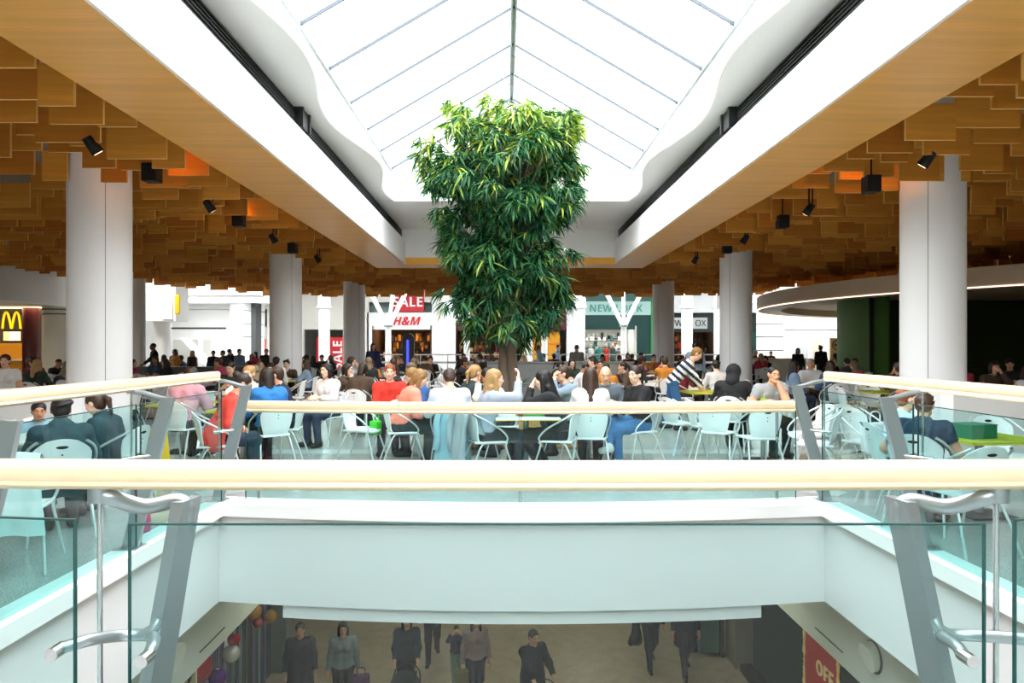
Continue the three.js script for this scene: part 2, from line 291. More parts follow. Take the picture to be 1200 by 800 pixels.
// warm hanging boards under the slab
const ceilEnd = x => Math.abs(x) < 10.8 ? 33.2 : 33.2 - (Math.abs(x) - 10.8) * 2.1;
{
  const c = structGroup('ceiling', 'ceiling of staggered hanging timber boards under a plain slab', 'ceiling');
  mesh('slab', plan([[-30, -10], [30, -10], [30, 24], [14.9, 25.4], [11, 33.6], [-11, 33.6], [-14.9, 25.4], [-30, 24]], [[[-3.6, -8.2], [3.6, -8.2], [3.6, 21.75], [-3.6, 21.75]]], SLABY, SLABY + .12), MAT.slab, c);
  const widths = [.36, .44, .58, .76], heights = [.42, .56], T = .034, geoms = {}, all = [];
  for (const w of widths) for (const h of heights) geoms[w + '_' + h] = bx(-w / 2, w / 2, 0, h, -T / 2, T / 2);
  let row = 0;
  for (let d = 4.9; d < 33; d += d < 16 ? .62 : .8, row++) {
    for (const s of [-1, 1]) {
      let x = d > 22.9 ? -.2 - rnd() * .3 : 4.44 + rnd() * .05;
      const lim = Math.min(17.5, .8 * d + 3.2);
      while (x < lim) {
        const w = pick(widths), h = pick(heights), lift = pick([0, .0, .08, .16, .27]), cx = s * (x + w / 2);
        const wob = rr(-.12, .12);
        if (d + wob < ceilEnd(cx) && rnd() > .035) all.push([w, h, cx, 3.99 + lift, d + wob, Math.floor(rnd() * 3)]);
        x += w + pick([.015, .02, .03, .1]);
      }
    }
  }
  // the boards that show largest are parts of their own, the rest one piece of stuff
  const size = b => { const px = (b[2] - CAMX) / b[4] * F + VX; return px < -60 || px > 1260 ? -1 : b[0] * b[1] / b[4] ** 2; };
  all.sort((a, b) => size(b) - size(a));
  const rest = [];
  all.forEach((b, i) => {
    const g = geoms[b[0] + '_' + b[1]];
    if (i < 300) { const m = mesh('wood_board', g, [MAT.boardEdge, MAT.boardEdge, MAT.boardEdge, MAT.boardEdge, MAT.board[b[5]], MAT.board[b[5]]], c); m.position.set(b[2], b[3], -b[4]); }
    else rest.push(b);
  });
  for (let k = 0; k < 3; k++) {
    const faces = [], edges = [];
    for (const b of rest.filter(b => b[5] === k)) {
      const g = geoms[b[0] + '_' + b[1]].clone().translate(b[2], b[3], -b[4]).toNonIndexed();
      const cut = (f, n) => { const q = new THREE.BufferGeometry(); for (const a of ['position', 'normal', 'uv']) { const s = g.attributes[a]; q.setAttribute(a, new THREE.BufferAttribute(s.array.slice(f * s.itemSize, (f + n) * s.itemSize), s.itemSize)); } return q; };
      edges.push(cut(0, 24)); faces.push(cut(24, 12));
    }
    for (const [l, m] of [[faces, MAT.board[k]], [edges, MAT.boardEdge]]) { const o = mesh('distant_boards', mergeGeometries(l), m, c); o.userData.kind = 'stuff'; }
  }
}
// the long timber beams, white fascia panels, dark slot and wavy soffit on both sides of the opening
for (const s of [-1, 1]) {
  const nm = s < 0 ? 'golden arches' : 'green booth';
  struct('beam', bx(s * (OPEN + .01), s * 4.4, BEAMY, SLABY, 8, -ENDD - 1), MAT.beam, `broad timber clad beam along the ${nm} side of the skylight opening`, 'beam');
  const fa = structGroup('fascia', `white panelled fascia above the timber beam on the ${nm} side`, 'fascia');
  for (let d = -8; d < ENDD; d += 4.95) mesh('fascia_panel', bx(s * (OPEN - .03), s * (OPEN + .06), BEAMY + .012, 4.95, -d - .004, -Math.min(d + 4.942, ENDD)), MAT.white, fa);
  const sl = structGroup('trim_4', `black linear grille in the slot above the ${nm} side fascia`, 'grille');
  mesh('trough', merge([bx(s * 3.58, s * 3.64, 4.9, 5.34, 8, -ENDD), bx(s * (OPEN + .06), s * 3.62, 4.9, 4.94, 8, -ENDD)]), MAT.black, sl);
  for (const y of [4.97, 5.02, 5.07, 5.12, 5.17, 5.22, 5.27]) mesh('slat', bx(s * (OPEN + .07), s * (OPEN + .1), y - .012, y + .012, 8, -ENDD + .05), MAT.dark, sl);
  mesh('bracket_box', merge([bx(s * (OPEN - .05), s * (OPEN + .12), 5.0, 5.36, -10.55, -10.62), bx(s * (OPEN - .05), s * (OPEN + .12), 5.0, 5.36, -10.92, -10.99), bx(s * (OPEN - .02), s * (OPEN + .1), 5.02, 5.33, -10.6, -10.95)]), MAT.dark, sl);
  const so = structGroup('soffit', `white soffit with a waving edge beneath the skylight on the ${nm} side`, 'soffit');
  mesh('soffit_face', sheet(120, 6, (u, v) => { const d = -8 + 25.4 * u, xw = wave(d), a = v; return [s * (3.72 + (xw + .05 - 3.72) * a), 5.31 + .0 * a, -d]; }), MAT.white, so);
  mesh('soffit_lip', sheet(120, 8, (u, v) => { const d = -8 + 25.4 * u, a = v * Math.PI / 2; return [s * (wave(d) + .05 * (1 - Math.sin(a))), 5.31 + .09 * (1 - Math.cos(a)), -d]; }), MAT.white, so);
  mesh('shaft_wall', sheet(120, 10, (u, v) => { const d = -8 + 25.4 * u, xw = wave(d) ; return [s * (xw + (3.08 - xw) * (v * v * (3 - 2 * v))), 5.4 + .72 * v, -d]; }), MAT.white, so);
}
{
  const end = structGroup('wall_back', 'white end wall and soffit closing the skylight opening behind the tree', 'wall');
  mesh('end_soffit', bx(-3.72, 3.72, 5.31, 5.4, -17.38, -ENDD - .12), MAT.white, end);
  mesh('end_wall', bx(-OPEN - .1, OPEN + .1, BEAMY + .2, 5.32, -ENDD, -ENDD - .12), MAT.white, end);
  const gable = new THREE.Shape([[-3.2, 5.3], [3.2, 5.3], [3.2, 6.1], [0, 7.98], [-3.2, 6.1]].map(p => new THREE.Vector2(...p)));
  mesh('gable', new THREE.ExtrudeGeometry(gable, { depth: .1, bevelEnabled: false }).translate(0, 0, -17.5), MAT.white, end);
  const near = structGroup('wall_front', 'white end wall of the skylight shaft on the near side', 'wall');
  mesh('gable', new THREE.ExtrudeGeometry(gable, { depth: .1, bevelEnabled: false }).translate(0, 0, 7.95), MAT.white, near);
  mesh('end_wall', bx(-3.75, 3.75, BEAMY, 5.4, 8, 8.2), MAT.white, near);
  struct('beam', bx(-OPEN - .02, OPEN + .02, BEAMY, BEAMY + .215, -ENDD + .02, -ENDD - 1), MAT.litEndBeam, 'golden timber beam, reflected light painted in, across the far end of the skylight opening', 'beam');
  // gabled glass roof
  const sk = structGroup('window_1', 'gabled glass skylight with slender bars over the void and the tree', 'skylight');
  const E = 3.06, EY = 6.12, RY = 7.92, P = 1.55, n = 17;
  for (const s of [-1, 1]) {
    for (let k = 0; k < n; k++) {
      const d1 = 17.36 - P * k, d0 = d1 - P;
      mesh('pane', sheet(1, 1, (u, v) => [s * E * (1 - u), EY + (RY - EY) * u + .03, -(d0 + .02 + (P - .04) * v)]), MAT.roofGlass, sk);
      const bar = (d, w, h, m, nm) => mesh(nm, sheetBar([s * E, EY, -d], [0, RY, -d], w, h), m, sk);
      bar(d1 - .06, .026, .05, MAT.barDark, 'glazing_bar'); bar(d1 - .06 - P * .62, .016, .035, MAT.barLight, 'glazing_bar');
    }
    mesh('eaves_bar', bx(s * (E - .03), s * (E + .03), EY - .05, EY + .05, 8, -17.4), MAT.barLight, sk);
  }
  mesh('ridge_bar', merge([bx(-.06, -.025, RY - .1, RY + .04, 8, -17.4), bx(.025, .06, RY - .1, RY + .04, 8, -17.4), bx(-.03, .03, RY - .03, RY + .02, 8, -17.4)]), MAT.ridge, sk);
}
function sheetBar(a, b, w, h) {
  const A = V(...a), B = V(...b), L = A.distanceTo(B), g = new THREE.BoxGeometry(L, h, w);
  const dir = B.clone().sub(A).normalize(), z = V(0, 0, 1), y = z.clone().cross(dir);
  if (y.y < 0) y.negate();
  const m = new THREE.Matrix4().makeBasis(dir, y, dir.clone().cross(y)); m.setPosition(A.add(B).multiplyScalar(.5).add(V(0, -h / 2, 0)));
  return g.applyMatrix4(m);
}
// outer shell of the hall
{
  struct('wall_left', bx(-30, -30.3, -.3, 6.5, 10, -62), MAT.warmWhite, 'far outer wall of the hall on the golden arches side');
  struct('wall_right', bx(30, 30.3, -.3, 6.5, 10, -62), MAT.warmWhite, 'far outer wall of the hall on the green booth side');
  struct('wall_back', bx(-30, 30, -.3, 6.5, -62, -62.3), MAT.warmWhite, 'plain back wall behind the far shops');
  struct('wall_front', bx(-30, 30, -5.3, 6.5, 10, 10.3), MAT.warmWhite, 'plain hall wall behind the viewer');
  struct('ceiling', plan([[-30.2, 23.5], [30.2, 23.5], [30.2, 62.2], [-30.2, 62.2]], [[[-20, 37.4], [20, 37.4], [20, 41.6], [-20, 41.6]]], 6.3, 6.5), MAT.ceilWhite, 'white ceiling of the shopping street beyond the food court', 'ceiling');
  struct('trim_3', merge([bx(-11, 11, SLABY, 6.3, -33.45, -33.6), bx(-30, 30, SLABY + .1, 6.35, -23.5, -23.6)]), MAT.white, 'white upstand above the end of the board ceiling', 'trim');
  const w2 = structGroup('added_window_2', 'added unseen flat skylight over the shopping street beyond the food court', 'skylight');  // unseen roof opening, added and sized to light the far shops
  for (let i = 0; i < 8; i++) { mesh('pane', new THREE.PlaneGeometry(4.9, 4.2).rotateX(Math.PI / 2).translate(-17.5 + 5 * i, 6.4, -39.5), MAT.roofGlass, w2); mesh('glazing_bar', bx(-20.05 + 5 * i, -19.95 + 5 * i, 6.3, 6.5, -37.4, -41.6), MAT.white, w2); }
}
// ceiling fittings -----------------------------------------------------
const ord = ['first', 'second', 'third', 'fourth', 'fifth', 'sixth', 'seventh', 'eighth', 'ninth', 'tenth', 'eleventh', 'twelfth'], spotNo = {};
function spotLamp(px, py, kind, glowUp) {
  const hang = 2.36, d = hang * F / (VY - py), x = X(px, d), side = px < 600 ? 'golden arches' : 'green booth';
  const no = ord[spotNo[side + kind] = (spotNo[side + kind] ?? -1) + 1];
  const t = thing('ceiling_spotlight', kind ? `${no} black downlight box along the ${side} side beam${glowUp ? ', lighting boards orange' : ''}` : `${no} black tilted spotlight along the ${side} side beam`, 'spotlight', x, EYE + hang, -d, 0, kind ? 'black downlight boxes' : 'black tilted spotlights');
  if (kind) {
    mesh('housing', rbox(.2, .24, .2, .01), MAT.black, t); mesh('bracket', rod([0, .1, 0], [0, .9, 0], .012), MAT.black, t);
    if (glowUp) {
      mesh('lamp_bulb', new THREE.SphereGeometry(.03, 10, 8).translate(0, .155, -.06), glow(0xffa63c, 4), t);
      const l = new THREE.PointLight(0xff9a2e, glowUp, 0, 2); l.position.set(x, EYE + hang + .155, -d - .06); l.castShadow = true; scene.add(l);
    }
  } else {
    mesh('stem', merge([rod([0, .04, 0], [0, .8, 0], .012), rod([.06, .06, 0], [.06, .8, 0], .012)]), MAT.black, t);
    const sg = px < 600 ? 1 : -1;
    mesh('lamp_can', new THREE.CylinderGeometry(.055, .075, .2, 20).rotateX(.5).rotateZ(.5 * sg), MAT.black, t);
    mesh('lamp_face', new THREE.CylinderGeometry(.05, .05, .012, 20).translate(0, -.1, 0).rotateX(.5).rotateZ(.5 * sg), glow(0xffe2b0, 3), t);
    const l = new THREE.SpotLight(0xffd9a0, 16, 0, .6, .5, 2); l.position.set(x, EYE + hang, -d); l.position.add(V(0, -.115, 0).applyEuler(new THREE.Euler(.5, 0, .5 * sg))); l.target.position.set(x + sg * 2, 0, -d - 2.2); l.castShadow = true; scene.add(l, l.target);
  }
}
// unseen flat lamps added over the side floors to brighten columns and bulkhead
for (const s of [-1, 1]) for (const [x, d, w] of [[9, 1.5, 1.6], [9, -3, 1.6], [13.5, 5, 1.6], ...(s < 0 ? [[19.5, 15.5, 2]] : [])]) {
  const t = thing('ceiling_lamp', `${w > 1.8 ? 'broad' : 'square'} added ceiling lamp over the side floor, ${d < 0 ? 'behind the viewer' : d < 3 ? 'level with the front handrail' : d < 8 ? 'outward of the first column' : 'near the outer wall'}, ${s < 0 ? 'golden arches' : 'green booth'} side`, 'lamp', s * x, 3.9, -d);
  mesh('added_lamp_diffuser', bx(-w / 2, w / 2, 0, .03, -w / 2, w / 2), glow(0xfff4e4, 1.5), t); for (const k of [-1, 1]) mesh('hanger', rod([k * (w / 2 - .1), .03, 0], [k * (w / 2 - .1), 1, 0], .01), MAT.dark, t);
  areaLight(w, w, s * x, 3.88, -d, [s * x, 0, -d - .001], 0xfff4e4, w > 1.8 ? 22 : 9);
}
for (const a of [[108, 170, 0], [245, 241, 0], [320, 279, 0], [178, 203, 1, .45], [280, 258, 1, .3], [343, 291, 1], [372, 303, 0], [1087, 186, 0], [948, 245, 0], [873, 280, 0], [1021, 216, 1, .4], [917, 260, 1, .3], [852, 291, 1], [815, 304, 0]]) spotLamp(...a);
// ================================================================== SHOPS AND WALLS ROUND THE FOOD COURT
const SD = 46, sx = px => X(px, SD), sy = py => Y(py, SD);
const fbox = (p0, p1, y0, y1, d, th) => bx(X(p0, d), X(p1, d), Math.max(0, Y(y1, d)), Y(y0, d), -d, -d - th);   // a slab that faces the void, by where it shows
function signText(name, label, s, px, py, d, size, mat, f, slant, turnZ = 0) {
  const t = mesh(name, text(s, size, .06, f, slant).rotateZ(turnZ).translate(X(px, d), Y(py, d), -d), mat); return tag(t, label, 'sign');
}
function shopInterior(p0, p1, label, tones, lightColor, power, wall) {
  const x0 = sx(p0), x1 = sx(p1), t = structGroup('shop_interior', label, 'shop');
  mesh('back_wall', bx(x0, x1, 0, 3, -SD - 4, -SD - 4.15), wall, t); mesh('side_wall', merge([bx(x0, x0 + .1, 0, 3, -SD, -SD - 4), bx(x1 - .1, x1, 0, 3, -SD, -SD - 4)]), wall, t);
  mesh('shop_ceiling', bx(x0, x1, 2.95, 3.1, -SD - .2, -SD - 4), MAT.ceilWhite, t);
  const lots = tones.map(() => []);
  for (const [d, lev] of [[1.2, [.75, 1.25]], [2.6, [.8, 1.45, 2.0]], [3.8, [.9, 1.55, 2.2]]]) for (const y of lev) {
    mesh('shelf', bx(x0 + .3, x1 - .3, y - .04, y, -SD - d, -SD - d - .3), MAT.dark, t);
    for (let x = x0 + .4; x < x1 - .5; x += rr(.14, .4)) { const h = rr(.2, .46); if (rnd() > .25) lots[Math.floor(rnd() * tones.length)].push(rbox(rr(.1, .24), h, .2, .03, x, y + h / 2, -SD - d - .14)); }
  }
  lots.forEach((l, i) => { if (l.length) mesh('goods', merge(l), std(tones[i], .7), t).userData.kind = 'stuff'; });
  for (let k = 0; k < 3; k++) { const x = x0 + (x1 - x0) * (k + .5) / 3; mesh('ceiling_lamp', bx(x - .25, x + .25, 2.92, 2.945, -SD - 1.2, -SD - 1.7), glow(lightColor, 2.5), t); }
  areaLight((x1 - x0) * .8, 1.2, (x0 + x1) / 2, 2.9, -SD - 1.6, [(x0 + x1) / 2, 0, -SD - 1.6], lightColor, power);
  return t;
}
// white facade band over the far shops
struct('wall_back', merge([fbox(330, 432, 300, 350, SD, .3), fbox(332, 356, 350, 440, SD, .3), fbox(402, 432, 350, 440, SD, .3), fbox(356, 402, 350, 386, SD, .3), bx(sx(332), sx(880), 4.6, 6.4, -SD - .05, -SD - .3)]), MAT.warmWhite, 'cream wall beside the red lettered fashion shop');
// red-lettered fashion shop
{
  const g = structGroup('shopfront_1', 'white shopfront with red slanted letters and a red sale banner above', 'shopfront');
  mesh('fascia_board', fbox(430, 512, 366, 386, SD, .3), MAT.white, g);
  mesh('jamb', fbox(430, 436, 386, 445, SD, .3), MAT.white, g); mesh('jamb', fbox(506, 514, 340, 445, SD - .1, .4), MAT.white, g);
  for (const [a, b] of [[433, 446], [447, 459], [460, 497], [498, 511]]) mesh('upper_pane', new THREE.PlaneGeometry(sx(b) - sx(a), sy(340) - sy(366)).translate((sx(a) + sx(b)) / 2, (sy(340) + sy(366)) / 2, -SD - .1), MAT.shopGlass, g);
  mesh('upper_back', fbox(430, 512, 340, 366, SD + .8, .1), std(0x9fb5b0, .6), g);
  shopInterior(436, 506, 'warmly lit shop with shelves of folded clothes behind the red letters', [0x2a1a12, 0xc58a3a, 0x8a5a22, 0xd9cdbd, 0x3a3f48, 0x101010], 0xffc98a, 5, std(0x4a3320, .7));
  signText('shop_sign', 'red slanted H and M letters on the white shopfront', 'H&M', 477, 376, SD, .56, MAT.signRed, font, .28);
  const b = tag(mesh('sale_banner', fbox(459, 497, 340, 365, SD - .05, .05), MAT.red), 'red banner with white SALE lettering above the red slanted letters', 'banner');
  signText('banner_lettering', 'white SALE letters on the red banner', 'SALE', 478, 353.5, SD - .05, .66, MAT.white);
}
// maroon shop behind the tree
{
  const g = structGroup('shopfront_2', 'maroon shopfront with amber panels behind the tree', 'shopfront');
  mesh('fascia_board', fbox(530, 668, 364, 387, SD, .3), MAT.maroon, g); mesh('upper_wall', fbox(512, 680, 335, 364, SD + .05, .3), MAT.white, g);
  for (const [a, b] of [[613, 632], [634, 656]]) mesh('amber_panel', fbox(a, b, 388, 443, SD + .4, .1), std(0xe8a01c, .5), g);
  mesh('panel_rail', fbox(612, 657, 402, 403.5, SD + .35, .05), MAT.orange, g);
  mesh('jamb', fbox(664, 680, 340, 445, SD - .05, .3), MAT.white, g); mesh('jamb', fbox(512, 531, 340, 445, SD - .05, .3), MAT.white, g);
  shopInterior(531, 612, 'dim shop with coloured goods behind the trunk of the tree', [0x30191a, 0x7a2a20, 0xc8b08a, 0x202a2a, 0x8a6a3a], 0xffd3a0, 3, std(0x33231c, .7));
  tag(mesh('fascia_strip', fbox(532, 543, 373.5, 375.5, SD - .03, .03), MAT.white), 'thin pale strip on the maroon shop fascia', 'strip');
}
// teal shop
{
  const g = structGroup('shopfront_3', 'dark teal shopfront with a pale sign band and a lit window', 'shopfront');
  mesh('sign_band', fbox(682, 765, 353, 369, SD, .3), std(0xb9ded8, .4), g);
  mesh('teal_panel', fbox(668, 790, 369, 386, SD + .02, .3), MAT.teal, g); mesh('teal_panel', fbox(668, 790, 335, 353, SD + .02, .3), std(0x3f6f68, .4), g);
  mesh('teal_panel', fbox(746, 790, 386, 445, SD + .02, .3), MAT.teal, g);
  mesh('display_pane', new THREE.PlaneGeometry(sx(746) - sx(684), 2.7).translate((sx(684) + sx(746)) / 2, 1.35, -SD - .02), MAT.shopGlass, g);
  mesh('green_mullion', fbox(763, 765, 345, 440, SD - .05, .1), std(0x2f9a4a, .5), g);
  shopInterior(682, 746, 'pale lit window display with coloured garments', [0xe9e7e0, 0xcf3a24, 0x2d5a55, 0xd8d2c4, 0x26282a, 0x7aa79d], 0xffffff, 7, std(0xdcd9cf, .7));
  signText('shop_sign', 'white NEW LOOK letters on the pale teal band', 'NEW LOOK', 722, 361, SD, .5, std(0x5fa79d, .4));
  // dummies in the window
  for (const [px, c] of [[694, 0xf0eee8], [703, 0x2f7f78], [712, 0xe23a22], [720, 0x35504e]]) {
    const m = thing('mannequin', `shop window dummy in ${({ 0xf0eee8: 'white', 0x2f7f78: 'green', 0xe23a22: 'red', 0x35504e: 'dark' })[c]} clothes behind the teal shop window`, 'mannequin', sx(px), 0, -SD - .6);
    mesh('garment', lathe([[.02, .5], [.2, .55], [.19, .9], [.15, 1.05], [.2, 1.35], [.16, 1.46], [.05, 1.5]], 14), std(c, .7), m);
    mesh('head', new THREE.SphereGeometry(.1, 12, 10).scale(1, 1.3, 1).translate(0, 1.66, 0), std(0xd9c7b4, .5), m); mesh('stand', merge([cyl(.02, .02, .52), cyl(.16, .16, .02)]), MAT.bright, m);
  }
}
// black shop behind the columns
{
  const g = structGroup('shopfront_4', 'black shopfront with a white lettered sign board', 'shopfront');
  mesh('bulkhead', fbox(786, 900, 340, 366, SD - .6, .8), MAT.white, g); mesh('fascia_board', fbox(786, 900, 366, 389, SD, .3), std(0x15211f, .4), g);
  mesh('sign_board', fbox(789, 829, 372, 385, SD - .05, .05), std(0xc9cfcc, .5), g);
  shopInterior(788, 846, 'clothes rails in the black fronted shop', [0x1a1210, 0x8a4a2a, 0xc78a3a, 0xb0301e, 0x3c3028], 0xffe0b8, 3.5, std(0x2a1c16, .7));
  signText('shop_sign', 'dark W letter on the white sign board', 'W', 795, 378.5, SD - .05, .42, MAT.joint, fontR); signText('shop_sign', 'dark O and X letters on the white sign board', 'OX', 821, 378.5, SD - .05, .42, MAT.joint, fontR);
  mesh('jamb', fbox(846, 900, 389, 445, SD + .02, .3), std(0x1d4440, .5), g);
}
// red poster wall by the third column
{
  const p = thing('sale_poster', 'tall red poster with white upright SALE letters beyond the columns', 'poster', X(386, SD - .1), Y(414, SD - .1), -SD + .1);
  const w = 30 * SD / F / 2, h = 40 * SD / F / 2; mesh('sheet', bx(-w, w, -h, h * .95, 0, .04), MAT.red, p);
  mesh('lettering', text('SALE', .62, .03).rotateZ(Math.PI / 2).translate(.55, -.1, .04), MAT.white, p);
  mesh('orange_edge', bx(w, w + .3, -h, h * .95, 0, .03), std(0xe86a4a, .5), p);
}
// slender white columns with Y heads, round columns with collars
for (const [px, n] of [[455, 'before the red lettered shop'], [547, 'beside the trunk, towards the red lettered shop'], [638, 'before the amber panels'], [731, 'before the teal shop']]) {
  const d = 40, t = thing('branched_column', `slender white column with branching head ${n}`, 'column', X(px, d), 0, -d), k = d / F, sp = Y(381, d);
  mesh('shaft', cyl(3.6 * k, 3.4 * k, sp, 0, 0, 0, 16), MAT.white, t); mesh('collar', cyl(5 * k, 5 * k, .1, 0, sp - .1, 0, 16), std(0x8d9595, .5), t);
  for (const s of [-1, 1]) mesh('branch', rod([s * .05, sp - .05, 0], [s * 22 * k, Y(340, d), 0], 2.6 * k, 10), MAT.white, t);
  mesh('branch', rod([0, sp - .05, 0], [.15, Y(340, d), -1], 2.2 * k, 10), MAT.white, t);
}
for (const [px, w, n] of [[527, 7, 'between the red lettered and the maroon shop'], [679, 6.6, 'between the maroon and the teal shop'], [380, 6.5, 'before the red sale poster'], [805, 6.5, 'before the white sign board of the black shop'], [842, 5.5, 'at the end of the black shop'], [594, 5, 'hidden behind the tree trunk'], [619, 5, 'beside the amber panels']]) {
  const d = 42, k = d / F, t = thing('collared_column', `round white column ${n}`, 'column', X(px, d), 0, -d);
  mesh('shaft', cyl(w * k, w * k, 6.2, 0, 0, 0, 24), MAT.white, t); mesh('collar', merge([cyl(w * k * 1.35, w * k * 1.35, .14, 0, Y(361, d), 0, 24), cyl(w * k * 1.15, w * k * 1.15, .5, 0, Y(361, d) + .1, 0, 24)]), std(0xd5d9d9, .5), t);
}
// white railings of the shopping street
for (const [p0, p1, n] of [[428, 560, 'before the red lettered shop'], [560, 690, 'behind the tree trunk'], [690, 768, 'before the teal shop'], [786, 880, 'before the black shop']]) {
  const d = 35, x0 = X(p0, d), x1 = X(p1, d), t = thing('white_railing', `white railing with glass panes ${n}`, 'railing');
  mesh('top_rail', bx(x0, x1, 1.16, 1.22, -d, -d - .06), MAT.white, t); mesh('lower_rail', bx(x0, x1, .74, .84, -d, -d - .06), MAT.white, t);
  for (let x = x0; x < x1; x += 1.4) { mesh('baluster', bx(x, x + .05, 0, 1.16, -d, -d - .05), MAT.white, t); mesh('pane', new THREE.PlaneGeometry(1.3, .7).translate(x + .72, .38, -d - .03), MAT.shopGlass, t); }
}
// information totem
{
  const d = 31, t = thing('info_totem', 'dark grey rounded totem with a glowing blue strip', 'totem', X(479, d), 0, -d), s = new THREE.Shape();
  s.moveTo(-.25, 0); s.lineTo(-.25, 1.95); s.absarc(0, 1.95, .25, Math.PI, 0, true); s.lineTo(.25, 0);
  mesh('body', new THREE.ExtrudeGeometry(s, { depth: .2, bevelEnabled: true, bevelSize: .01, bevelThickness: .01, bevelSegments: 1, curveSegments: 16 }), std(0x4c5052, .4), t);
  mesh('blue_light_strip', bx(-.07, .03, .5, 1.9, .2, .225), glow(0x3340ff, 2.2), t);
}
// low grey walls and planters
function lowWall(name, label, p0, p1, d, h, mat, cap) {
  const t = thing(name, label, 'low wall', (X(p0, d) + X(p1, d)) / 2, 0, -d), w = (X(p1, d) - X(p0, d)) / 2;
  mesh('wall_body', rbox(2 * w, h - .05, .3, .01, 0, (h - .05) / 2, -.15), mat, t); mesh('wall_cap', rbox(2 * w + .06, .05, .36, .01, 0, h - .025, -.15), cap || mat, t); return t;
}
lowWall('low_wall', 'dark grey low wall behind the diners near the yellow blade sign', 157, 312, 22, .95, MAT.greyWall);
lowWall('low_wall', 'grey low wall of the planter behind the tree trunk', 545, 742, 20.5, 1.15, std(0x7d807f, .6));
lowWall('low_wall', 'white low wall beside the column on the golden arches side', -80, 84, 9.6, 1.0, MAT.white);
lowWall('low_wall', 'white low wall beside the column on the green booth side', 1117, 1290, 9.6, 1.0, MAT.white);
lowWall('wood_counter', 'long counter with a pale timber top beyond the columns on the green booth side', 876, 945, 30, 1.08, MAT.white, MAT.boardEdge);
// ---- golden arches corner
{
  const P = [[-140, 18], [-60, 19], [0, 20.5], [45, 22.3], [86, 24.5], [125, 28]].map(([p, d]) => [X(p, d), d]);
  const crv = new THREE.CatmullRomCurve3(P.map(p => V(p[0], 0, p[1]))).getPoints(40).map(p => [p.x, p.z]);
  const back = crv.map(p => [p[0] - .3, p[1] + .25]).reverse();
  struct('bulkhead', plan([...crv, ...back].reverse(), [], 3.0, 4.3), std(0xe6e5de, .55), 'curved off-white bulkhead over the golden arches counter', 'bulkhead');
  struct('ceiling', bx(-29, X(125, 28), 3.1, 3.2, -19.4, -30), std(0xcfcac0, .7), 'low cream ceiling behind the curved bulkhead', 'ceiling');
  struct('wall_left', bx(-29.5, X(150, 30), 0, 3.2, -30, -30.3), std(0xbfb9ab, .7), 'cream wall behind the golden arches counter');
  const d = 27, t = thing('arches_sign', 'glowing yellow double arch sign over the menu board', 'sign', X(13.5, d), Y(385, d), -d), k = d / F;
  const arch = s => tube([[s * .2 * k, 0, 0], [s * 2 * k, 9 * k, 0], [s * 4.5 * k, 18 * k, 0], [s * 6 * k, 19.5 * k, 0], [s * 8 * k, 17 * k, 0], [s * 9.8 * k, 8 * k, 0], [s * 10.6 * k, 0, 0]], 1.25 * k, 30, 8);
  mesh('arch_light', arch(-1), glow(0xffc400, .55), t); mesh('arch_light', arch(1), glow(0xffc400, .55), t);
  const m = thing('menu_board', 'lit menu board under the yellow arches', 'sign', X(14, d), Y(394, d), -d);
  mesh('case', bx(-11 * k, 11 * k, -7 * k, 7.4 * k, -.2, -.02), MAT.black, m);
  for (let i = 0; i < 3; i++) mesh('lit_sign_panel', bx((-10 + 6.8 * i) * k, (-3.8 + 6.8 * i) * k, -5 * k, 5.5 * k, -.02, 0), glow([0xffd07a, 0xfff3d0, 0xffe6b0][i], 1.1), m);
  const c = thing('counter', 'amber fronted counter under the lit menu board', 'counter', X(10, 26.5), 0, -26.5); mesh('counter_front', bx(-1.2, .7, 0, 1.05, -.4, 0), std(0xc98a22, .5), c); mesh('back_panel', bx(-1.2, .55, 1.05, Y(402, 27), -.5, -.4), std(0xc98a22, .5), c); mesh('counter_top', bx(-1.25, .75, 1.05, 1.1, -.45, .05), MAT.tableWhite, c);
  areaLight(3, 1, X(10, 26), 3.05, -26, [X(10, 26), 0, -26], 0xffe2b0, 5);
  tag(mesh('ceiling_lamp', bx(X(10, 26) - 1.5, X(10, 26) + 1.5, 3.07, 3.09, -25.5, -26.5), glow(0xffe2b0, 1.5)), 'ceiling lamp panel over the amber counter', 'lamp');
  const rc = thing('round_column', 'dark red round column beside the yellow arches', 'column', X(37, 26), 0, -26); mesh('shaft', cyl(.3, .3, 3.1, 0, 0, 0, 28), std(0x4a1218, .4), rc); mesh('base_ring', cyl(.34, .34, .1, 0, 0, 0, 28), MAT.dark, rc);
  const wc = thing('round_column', 'fat cream column with grey rings beside the dark red one', 'column', X(70, 25.6), 0, -25.6); mesh('shaft', cyl(.56, .56, 3.1, 0, 0, 0, 36), std(0xe0dcd0, .5), wc); for (const y of [2.78, 2.95]) mesh('ring', cyl(.6, .6, .05, 0, y, 0, 36), std(0x6a6a66, .5), wc);
}
